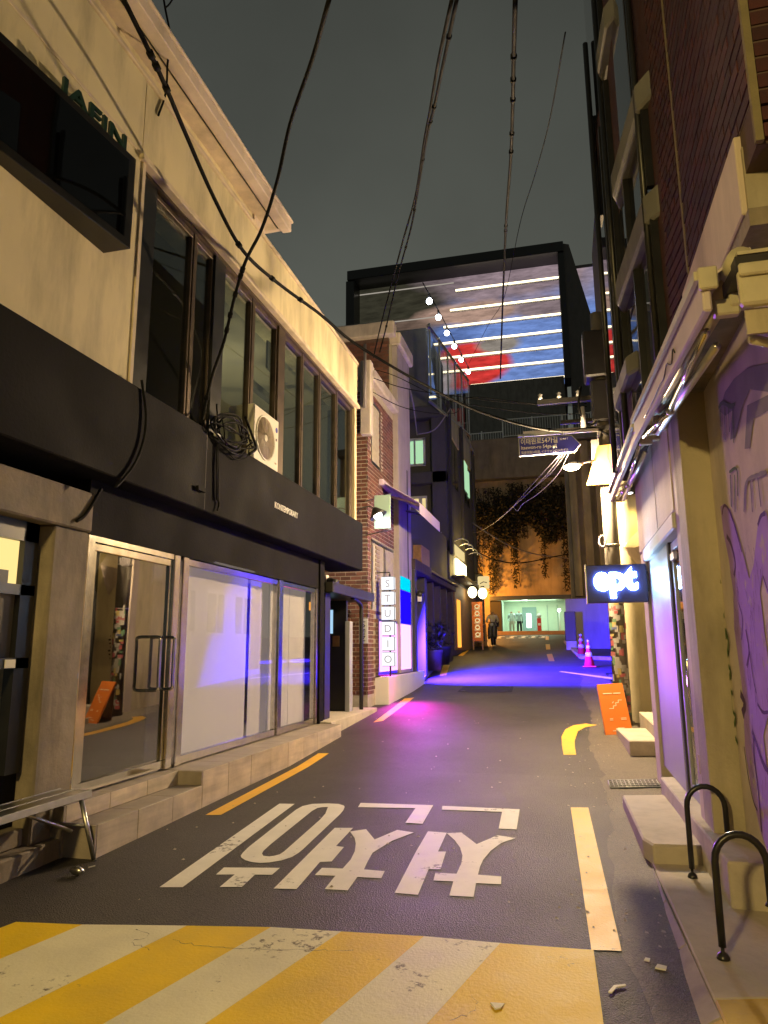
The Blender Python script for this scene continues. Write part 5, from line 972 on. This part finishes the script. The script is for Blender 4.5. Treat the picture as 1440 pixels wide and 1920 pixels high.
# orange board, block steps, stickered pole
t = thing('orange_sign_board', 'orange board with stair drawing leaning by the stickered pole', 'sign', (.6, 10.8, .28))
bl, br, tl, tr = Vector((.46, 10.55, .275)), Vector((.83, 10.70, .285)), Vector((.395, 10.90, .935)), Vector((.755, 11.05, .95))
nn = (br-bl).cross(tl-bl).normalized(); 
if nn.y > 0: nn = -nn
MB().prism([bl, br, tr, tl], -nn*.025).build('board', 'orange_board', t, bevel=.003)
xd = (br-bl).normalized(); yd = (tl-bl).normalized(); W_ = (br-bl).length; H_ = (tl-bl).length
P_ = lambda u, v: bl+xd*u*W_+yd*v*H_+nn*.004
def bar(u0, v0, u1, v1, w=.004):
    a, b = P_(u0, v0), P_(u1, v1); d = (b-a).normalized(); c = nn.cross(d)*w; return MB().quad(a-c, b-c, b+c, a+c)
for q in ((.16, .80, .50, .80), (.55, .80, .82, .80), (.3, .50, .46, .50), (.46, .50, .46, .55), (.46, .55, .57, .55), (.57, .55, .57, .61), (.57, .61, .68, .61), (.68, .61, .68, .66), (.68, .66, .82, .66), (.45, .605, .50, .635), (.25, .30, .37, .30), (.25, .275, .37, .275), (.66, .305, .86, .305), (.66, .28, .86, .28), (.48, .12, .72, .12), (.28, .07, .5, .07)):
    k = bar(*q, w=.0075 if q[1] == .8 else .0045); k.build('printed_line', 'print_white', t, fix=False)
MB().prism([tl+Vector((.02, .02, -.02)), tr+Vector((-.02, .02, -.02)), br+Vector((-.02, .42, .01)), bl+Vector((.02, .42, .01))], (0, .02, 0)).build('rear_leg', 'wood', t)
t = MB().prism([(.60, 10.55, .12), (.66, 9.16, .12), (.98, 9.2, .12), (1.02, 10.6, .12)], (0, 0, .25)).build('block_step', 'screed', None, bevel=.01); tag(t, 'rough concrete block step beside the orange board', 'step')
t = B('upper_block_step', 'screed', None, (.985, 1.6, 9.2, 11.4, .1, .52), bevel=.01); tag(t, 'higher concrete step behind the block step by the yellow wall', 'step')
pz = zr(11.5)
po = thing('utility_pole', 'concrete utility pole plastered with stickers beside the yellow wall', 'utility pole', (.77, 11.5, pz))
MB().tube([(.77, 11.5, pz-.1), (.77, 11.5, 4), (.77, 11.5, 6.9)], [.125, .112, .10], 18).build('pole', 'pole_concrete', po)
random.seed(5)
for i in range(110):
    z = pz+.1+1.75*random.random()**.9; a = random.uniform(-2.9, -.7); w = random.uniform(.03, .10); h = random.uniform(.03, .11); r = .1275+.00002*i; s = MB()
    vs = []; k = 3
    for j in range(k+1): b = a+w/r*j/k; vs += [(.77+r*math.cos(b), 11.5+r*math.sin(b), z), (.77+r*math.cos(b), 11.5+r*math.sin(b), z+h)]
    s.add(vs, [(2*j, 2*j+2, 2*j+3, 2*j+1) for j in range(k)]).build('sticker', random.choice(['sticker_a', 'sticker_b', 'sticker_c', 'sticker_d', 'sticker_d', 'sticker_d', 'sticker_d', 'sticker_e']), po, fix=False)
for z in (2.2, 3.0): MB().lathe((.77, 11.5, z), [(.128, 0), (.128, .025)], 18).build('band', 'aluminium', po)
B('transformer', 'black_metal', po, (.52, 1.02, 11.3, 11.75, 5.75, 6.55), (.60, .98, 11.32, 11.7, 5.0, 5.7), bevel=.03)
B('crossarm', 'dark_metal', po, (-.25, 1.4, 11.40, 11.47, 5.38, 5.46)); B('crossarm', 'dark_metal', po, (.1, 1.2, 11.40, 11.47, 5.02, 5.08))
for x in (-.2, .1, .4, 1.1): MB().lathe((x, 11.43, 5.46), [(.03, 0), (.045, .03), (.025, .06), (.04, .09), (.01, .12)], 10).build('insulator', 'plaque_white', po)
MB().tube(spline([(.45, 11.35, 5.6), (.4, 11.3, 5.2), (.55, 11.35, 4.95), (.8, 11.35, 5.1)], 5), .02, 6).build('cable_loop', 'cable', po); MB().cyl((.45, 11.33, 4.85), (.45, 11.33, 5.25), .04, None, 8).build('cable_sleeve', 'plaque_white', po)
B('horizontal_pipe', 'dark_metal', po, (-.5, .9, 11.33, 11.39, 4.86, 4.92))
# street sign
ss = thing('street_sign', 'blue arrow shaped street name sign in Korean and English on the pole', 'street sign', (-.1, 11.2, 4.6))
o_ = [(-.564, 4.414), (.287, 4.424), (.385, 4.543), (.257, 4.702), (-.564, 4.715)]
MB().prism([(x, 11.0, z) for x, z in o_], (0, .03, 0)).build('border', 'plaque_white', ss, bevel=.004)
c_ = (-.1, 4.565); MB().prism([(c_[0]+(x-c_[0])*.968, 10.996, c_[1]+(z-c_[1])*.90) for x, z in o_], (0, .002, 0)).build('panel', 'sign_blue', ss)
letters('lettering', '이태원로54가길', .108, (-.525, 10.994, 4.607), (1, 0, 0), (0, 0, 1), 'letter_white', ss, .001, .012, fit=.56); letters('lettering', 'Itaewon-ro 54ga-gil', .078, (-.525, 10.994, 4.524), (1, 0, 0), (0, 0, 1), 'letter_white', ss, .001, .010, fit=.54)
letters('lettering', '梨泰院路54街路, イテウォンロ54カギル', .052, (-.525, 10.994, 4.45), (1, 0, 0), (0, 0, 1), 'letter_white', ss, .001, .004, fit=.72); letters('lettering', '32↔1', .05, (.07, 10.994, 4.632), (1, 0, 0), (0, 0, 1), 'letter_white', ss, .001, .004, fit=.12)
s = MB(); s.box(-.57, .70, 11.05, 11.09, 4.75, 4.79); s.box(-.5, -.47, 11.04, 11.08, 4.6, 4.79); s.box(.1, .13, 11.04, 11.08, 4.6, 4.79); s.box(.66, .70, 11.05, 11.42, 4.75, 4.79); s.build('bracket', 'aluminium', ss)
# street lamp
sl = thing('street_lamp', 'lit street lamp on a short arm from the utility pole', 'street lamp', (.3, 11.55, 4.4))
MB().tube([(.74, 11.42, 4.40), (.36, 11.16, 4.28)], .018, 8).build('arm', 'aluminium', sl); MB().ball((.285, 11.13, 4.265), .1, 0, 12, (1.3, .7, .5)).build('head', 'aluminium', sl); MB().ball((.228, 11.12, 4.215), .085, 0, 12, (1.45, .8, .62)).build('lens', 'lamp_glow', sl)
# yellow board
yb = thing('amber_sign_board', 'amber lit slanted plastic panel hung behind the street lamp', 'panel', (.72, 11.2, 4.2)); MB().prism([(.445, 11.30, 3.955), (.93, 11.26, 3.945), (1.0, 11.28, 4.60), (.645, 11.32, 4.59)], (.0, .06, 0)).build('board', 'yellow_plastic', yb, bevel=.006); MB().tube([(.80, 11.18, 4.55), (.78, 11.15, 4.35), (.84, 11.1, 4.1)], .004, 4).build('wire', 'cable', yb)
t = thing('pole_notice', 'pale notice plate clipped to the pole above the yellow panel', 'sign', (.6, 11.3, 4.4)); B('plate', 'coping', t, (.55, .67, 11.34, 11.36, 4.35, 4.7))

# yellow lit shopfront
ys_ = thing('yellow_shopfront', 'cream shop wall lit yellow by a downlight under the far awning', 'building', (1.2, 13, .3))
B('wall', 'cream', ys_, (.90, 4, 11.92, 14.2, .1, 3.9), bevel=.01); B('corner_strip', 'rose_plaster', ys_, (.86, .90, 11.9, 12.1, .2, 3.86))
B('upper_block', 'night_wall', ys_, (.95, 4, 12.0, 14.2, 3.9, 9.5)); B('recess_wall', 'night_wall', ys_, (1.6, 3, 8.0, 11.9, .1, 3.9))
MB().add([(.95, 11.91, 3.04), (1.35, 11.91, 3.42), (1.35, 11.91, 2.5), (1.12, 11.75, 3.0), (1.35, 11.6, 3.05)], [(0, 3, 4, 1), (0, 2, 4, 3), (1, 4, 2), (0, 1, 2)]).build('wall_wedge', 'rose_plaster', ys_)  # small three-sided wedge standing off the wall
MB().cyl((1.1, 11.62, 3.86), (1.1, 11.62, 3.95), .06, None, 12).build('downlight', 'dark_metal', ys_); MB().lathe((1.1, 11.62, 3.852), [(.05, 0), (.05, .006)], 12).build('downlight_lens', 'white_glow', ys_)
for i in range(7): B('wall_scrawl', 'letter_black', ys_, (1.24, 1.25+.02*(i % 3), 11.913, 11.918, 1.3+i*.07, 1.33+i*.07))
sh = thing('set_back_house', 'low pale house with two shuttered windows behind the yellow shopfront', 'building', (2.6, 17, .6))
B('wall', 'wall_white', sh, (1.75, 6, 14.25, 19.9, .4, 3.7)); B('eave', 'coping', sh, (1.6, 6, 14.2, 20.0, 3.7, 3.9)); B('upper_storey', 'dark_wall', sh, (2.2, 6, 14.25, 19.8, 3.9, 8.5))
for y in (15.0, 16.6, 18.2): w = B('window', 'night_wall', sh, (1.735, 1.75, y, y+.9, 1.9, 2.9)); B('window_frame', 'wall_white', w, (1.70, 1.75, y-.06, y+.96, 2.9, 2.97), (1.70, 1.75, y-.06, y+.96, 1.83, 1.9), (1.71, 1.74, y+.42, y+.48, 1.9, 2.9))
s = MB()
for i in range(14): s.box(1.70, 1.73, 19.1+i*.05, 19.12+i*.05, .9, 3.3)
s.build('bar_grille', 'aluminium', sh)
t = thing('hose_reel', 'coiled pale cable hung on the pole under the awning', 'cable', (.6, 11.3, 3.0)); MB().tube([(.62+.045*math.cos(a*.5), 11.36-.004*a, 3.05+.09*math.sin(a*.5)) for a in range(40)], .012, 6).build('coil', 'cable_white', t)

# ================================================================== cables and litter
CAB = {'c1': [(-2.74, 3.6, 5.89), (-2.82, 4.2, 5.84), (-2.93, 4.8, 5.79), (-2.98, 5.4, 5.62), (-2.96, 6.0, 5.42), (-2.88, 6.7, 5.43), (-2.66, 7.5, 5.41), (-2.44, 8.1, 5.3), (-2.02, 8.7, 5.13), (-1.5, 9.4, 4.96), (-1.04, 9.9, 4.83), (-0.38, 10.4, 4.71), (0.16, 10.8, 4.71), (0.57, 11.1, 4.82), (0.81, 11.3, 4.75)], 'c2': [(-1.24, 3.6, 5.49), (-1.57, 4.2, 5.69), (-1.98, 4.8, 5.72), (-2.26, 5.2, 5.51), (-2.53, 5.5, 5.28), (-2.78, 5.7, 5.1), (-2.96, 5.85, 4.82), (-3.13, 6.0, 4.46), (-3.29, 6.1, 4.18), (-3.39, 6.15, 3.87), (-3.45, 6.2, 3.67)], 'c3a': [(-0.42, 3.5, 5.17), (-0.67, 4.6, 5.79), (-0.92, 5.6, 6.25), (-1.11, 6.3, 6.55), (-1.51, 7.8, 6.98), (-1.85, 9.0, 7.29), (-2.4, 10.6, 7.54), (-2.94, 12.0, 7.39), (-3.28, 12.8, 7.24)], 'c3b': [(-0.45, 3.5, 5.17), (-0.71, 4.6, 5.8), (-0.95, 5.6, 6.26), (-1.13, 6.3, 6.55), (-1.53, 7.8, 6.98), (-1.94, 9.0, 7.22), (-2.5, 10.6, 7.45), (-3.05, 12.0, 7.41), (-3.41, 12.8, 7.14)], 'c4': [(-0.09, 3.6, 5.18), (-0.15, 4.6, 5.67), (-0.2, 5.4, 5.99), (-0.29, 6.6, 6.38), (-0.43, 8.0, 6.7), (-0.56, 9.5, 7.09), (-0.8, 12.0, 7.33), (-1.1, 15.0, 7.3)], 'c5': [(0.25, 5.0, 6.23), (0.12, 7.0, 7.05), (-0.08, 9.0, 7.86), (-0.38, 11.0, 8.43), (-0.95, 15.0, 9.19), (-1.5, 17.0, 9.54), (-2.48, 21.0, 10.26)], 'c6': [(1.14, 11.2, 13.13), (1.03, 11.25, 10.59), (0.96, 11.3, 8.6), (0.89, 11.35, 6.71), (0.82, 11.4, 6.37)], 'w1': [(-3.55, 12.9, 6.8), (-2.75, 12.7, 6.39), (-1.78, 12.4, 6.04), (-0.69, 12.0, 5.66), (-0.06, 11.7, 5.47), (0.53, 11.5, 5.36)], 'w2': [(-3.55, 12.9, 6.52), (-2.75, 12.7, 5.99), (-1.8, 12.5, 5.73), (-1.47, 12.3, 5.94), (-0.33, 11.8, 5.54), (0.53, 11.5, 5.31)], 'w3': [(-3.55, 12.9, 6.97), (-2.98, 12.8, 6.71), (-1.98, 12.4, 6.0), (-1.37, 12.2, 5.75), (-0.25, 11.8, 5.36), (0.52, 11.5, 5.19)], 'w4': [(-3.43, 16.0, 7.99), (-3.68, 18.0, 7.94), (-4.49, 22.5, 8.52)], 'w5': [(-4.49, 22.5, 8.52), (-3.88, 22.5, 8.66), (-3.34, 22.6, 9.39)], 'b1': [(0.16, 11.3, 4.49), (-0.14, 13.0, 4.57), (-0.5, 15.0, 4.78), (-1.15, 19.0, 5.22), (-2.1, 24.0, 5.69), (-3.66, 32.0, 6.66), (-4.66, 33.0, 6.81)], 'b2': [(0.12, 11.3, 4.5), (-0.23, 13.0, 4.53), (-0.7, 15.5, 4.73), (-1.22, 19.0, 5.17), (-2.1, 24.0, 5.69)], 'b3': [(0.06, 11.3, 4.48), (-0.39, 13.5, 4.6), (-0.87, 16.5, 4.88), (-1.22, 19.0, 5.17)], 'b4': [(0.2, 11.3, 4.49), (0.01, 13.0, 4.56), (-0.4, 15.0, 4.66), (-0.86, 17.5, 4.95), (-1.08, 19.0, 5.07), (-1.2, 19.2, 5.23)], 'd1': [(-4.01, 33.0, 7.29), (-3.28, 33.0, 6.75), (-2.39, 36.0, 6.49), (-1.22, 40.0, 6.54), (1.39, 42.0, 6.38)], 'd2': [(-4.05, 33.0, 6.02), (-3.13, 35.0, 5.72), (-2.0, 38.0, 5.89), (0.22, 41.0, 6.61), (2.15, 42.0, 6.82)], 'e1': [(-4.02, 32.0, 6.62), (-4.46, 30.0, 6.45), (-4.2, 25.0, 5.54), (-4.05, 22.0, 4.38)], 'p1': [(-3.34, 4.9, 3.65), (-3.32, 4.97, 3.37), (-3.31, 4.95, 3.13), (-3.31, 4.85, 2.92), (-3.34, 4.7, 2.75), (-3.44, 4.62, 2.68)], 'p2': [(-3.58, 4.68, 2.69), (-3.59, 4.58, 2.54), (-3.62, 4.5, 2.44), (-3.66, 4.42, 2.39)], 'p3': [(-3.49, 6.25, 3.6), (-3.49, 6.25, 3.29), (-3.49, 6.28, 2.94), (-3.47, 6.3, 2.91), (-3.48, 6.3, 2.85), (-3.5, 6.27, 2.81)], 'p4': [(-3.43, 6.2, 3.89), (-3.48, 6.22, 3.62), (-3.49, 6.22, 3.34), (-3.5, 6.25, 2.91)], 'q1': [(-4.15, 5.0, 7.68), (-3.97, 5.1, 7.45), (-3.87, 5.2, 7.28), (-3.83, 5.22, 7.14), (-3.83, 5.2, 6.91), (-3.8, 5.2, 6.6), (-3.71, 5.1, 6.27)], 'q2': [(-3.92, 5.4, 8.09), (-3.9, 5.2, 7.61), (-3.95, 5.1, 7.43)], 'q3': [(-3.84, 5.25, 7.13), (-3.85, 5.5, 7.24), (-3.87, 5.7, 7.26), (-3.86, 5.8, 7.18)], 'r1': [(0.89, 6.0, 3.74), (0.8, 5.0, 3.16), (0.83, 4.9, 3.1)]}
SP = {'c1': ('power_cable', 'thick black cable sagging from the upper left across to the utility pole', .019, 'cable'),
 'c2': ('power_cable', 'black cable coming down from overhead to the coil on the black fascia', .016, 'cable'),
 'c3a': ('power_cable', 'right strand of the twin cables running down to the brick house', .013, 'cable'), 'c3b': ('power_cable', 'left strand of the twin cables running down to the brick house', .013, 'cable'),
 'c4': ('power_cable', 'straight vertical looking cable crossing the middle of the lit picture wall', .016, 'cable'),
 'c5': ('power_cable', 'hair thin wire curving over the right half of the sky', .006, 'cable'), 'c6': ('power_cable', 'heavy black cable climbing up the utility pole out of view', .03, 'cable'),
 'w1': ('telephone_wire', 'uppermost thin wire from the brick house to the pole crossarm', .008, 'cable'), 'w2': ('telephone_wire', 'lowest sagging wire from the brick house to the pole crossarm', .007, 'cable'), 'w3': ('telephone_wire', 'middle thin wire from the brick house to the pole crossarm', .007, 'cable'),
 'w4': ('telephone_wire', 'pale straight wire dropping to the green lit window', .02, 'cable_grey'), 'w5': ('telephone_wire', 'pale wire curving up from the green lit window', .02, 'cable_grey'),
 'b1': ('telephone_wire', 'longest of the pale wires fanning down under the street sign', .008, 'cable_grey'), 'b2': ('telephone_wire', 'leftmost of the pale wires fanning down under the street sign', .008, 'cable_grey'), 'b3': ('telephone_wire', 'short pale wire inside the fan under the street sign', .007, 'cable_grey'), 'b4': ('telephone_wire', 'rightmost pale wire of the fan, ending in a loop', .007, 'cable_white'),
 'd1': ('telephone_wire', 'orange lit wire crossing the vines, upper one', .03, 'cable_grey'), 'd2': ('telephone_wire', 'dark wire crossing the vines lower down', .03, 'cable'), 'e1': ('telephone_wire', 'pale wire above the tavern roofline', .02, 'cable_grey'),
 'p1': ('wall_cable', 'black cable bulging out over the black fascia under the cream panel', .012, 'cable'), 'p2': ('wall_cable', 'black cable curving down the concrete lintel', .013, 'cable'), 'p3': ('wall_cable', 'cable dropping down the fascia from the coil with a small clamp', .010, 'cable'), 'p4': ('wall_cable', 'second cable beside the clamped one below the coil', .009, 'cable'),
 'q1': ('wall_cable', 'twisted wire stapled to the cream wall with a black clip', .010, 'cable'), 'q2': ('wall_cable', 'short branch wire on the cream wall near the eaves', .008, 'cable'), 'q3': ('wall_cable', 'frayed wire end on the cream wall beside the clip', .007, 'cable'), 'r1': ('wall_cable', 'thin wire on the red brick wall above the near awning', .006, 'cable_grey')}
for k, P in CAB.items():
    nm, lb, r, mm = SP[k]
    if k in ('p1', 'p3', 'p4'): P = [(-3.275 if i else -3.29, y, z) for i, (x, y, z) in enumerate(P)]
    if k == 'p2': P = [(-3.44, y, z) for x, y, z in P]
    if k[0] == 'q': P = [(-3.37, (y-0)*(.985), z) for x, y, z in P]
    o = MB().tube(spline(P, 6), r, 7).build(nm, mm); tag(o, lb, 'cable')
    if k in ('c1', 'c2', 'c3a', 'c4'):
        q = spline(P, 6); random.seed(len(P))
        for i in sorted(random.sample(range(3, len(q)-2), 7)): MB().tube([q[i], q[i]+(q[i+1]-q[i]).normalized()*.05], r*1.55, 7).build('cable_tie', 'cable', o)
for i, (px_, nm) in enumerate(((0, 0),)):
    pass
B('cable_clamp', 'cable', bpy.data.objects.get('wall_cable'), (-3.29, -3.26, 5.86, 6.0, 2.93, 2.97))
cl = thing('cable_coil', 'tangled coil of black cable on the fascia left of the air conditioner', 'cable', (-3.27, 6.5, 3.6))
random.seed(3)
for k in range(7):
    cyv = 6.52+random.uniform(-.12, .12); czv = 3.66+random.uniform(-.05, .05); ry, rz = random.uniform(.26, .42), random.uniform(.10, .17); ph = random.uniform(0, 6.28)
    MB().tube([(-3.26+.03*math.sin(a*.7+ph)-.0*k, cyv+ry*math.cos(a*.2618), czv+rz*math.sin(a*.2618+.35)+.03*math.sin(a*.52+ph)) for a in range(24)], .010, 6, 0, True).build('loop', 'cable', cl)
MB().tube(spline([(-3.27, 6.3, 3.75), (-3.22, 6.25, 3.62), (-3.25, 6.35, 3.5), (-3.27, 6.6, 3.42), (-3.25, 6.85, 3.5), (-3.27, 6.95, 3.66)], 5), .008, 6).build('loop', 'cable', cl); B('splice_box', 'plaque_white', cl, (-3.28, -3.25, 6.15, 6.26, 3.54, 3.57)); MB().tube(spline([(-3.26, 6.8, 3.95), (-3.25, 6.95, 3.8), (-3.24, 7.05, 3.66), (-3.25, 6.9, 3.55)], 5), .016, 6).build('loop', 'cable', cl)
ps = thing('wall_insulator', 'pale cable bracket at the corner of the brick house', 'bracket', (-3.5, 12.8, 6.7)); B('bracket', 'coping', ps, (-3.62, -3.4, 12.55, 12.75, 5.5, 7.0), bevel=.02); MB().cyl((-3.5, 12.5, 6.0), (-3.5, 12.5, 7.3), .03, None, 8).build('rod', 'cable_grey', ps)
def scrap(pts, lb, m='paper'):
    o = MB().prism([(x, y, zr(y)+.006) for x, y in pts], (.002, 0, .006)).build('paper_scrap', m); return tag(o, lb, 'litter', 'scraps of litter on the asphalt')
scrap([(.30, 3.61), (.345, 3.60), (.352, 3.635), (.315, 3.65)], 'white paper scrap beside the violet kerb')
scrap([(.262, 3.68), (.285, 3.675), (.29, 3.70), (.27, 3.705)], 'tiny pale scrap just beyond the one beside the kerb')
scrap([(.09, 3.345), (.105, 3.34), (.125, 3.39), (.165, 3.415), (.16, 3.425), (.115, 3.405)], 'curled white ribbon scrap on the asphalt near the yellow stripe')
scrap([(-.37, 3.15), (-.345, 3.105), (-.325, 3.12), (-.315, 3.155)], 'white scrap lying on the rightmost yellow stripe')
scrap([(-3.09, 4.23), (-3.05, 4.235), (-3.05, 4.24), (-3.09, 4.236)], 'thin white cigarette end under the bench leg'); scrap([(-3.06, 4.30), (-3.04, 4.34), (-3.034, 4.336), (-3.054, 4.296)], 'second cigarette end beside the bench foot')
t = thing('crumpled_cup', 'crushed pale cup lying under the bench leg', 'litter', (-3.02, 4.15, .08)); s = MB(); s.ball((-3.04, 4.16, .105), .035, 0, 8, (1.5, .8, .8)); s.v = [(x+random.uniform(-.008, .008), y+random.uniform(-.008, .008), z+random.uniform(-.006, .006)) for x, y, z in s.v]; s.build('cup', 'aluminium', t)
random.seed(9); s = MB()
for i in range(130):
    x = random.uniform(-.1, .42) if i % 2 else random.uniform(-3.1, .3); y = random.uniform(3.8, 12); r = random.uniform(.004, .012); z = zr(y)+.006
    s.add([(x-r, y-r*.8, z), (x+r, y-r, z), (x+r*.7, y+r, z), (x-r*.6, y+r*.9, z+.006)], [(0, 1, 2, 3), (0, 2, 3)])
s.build('road_grit', 'screed', None, fix=False, kind='stuff')
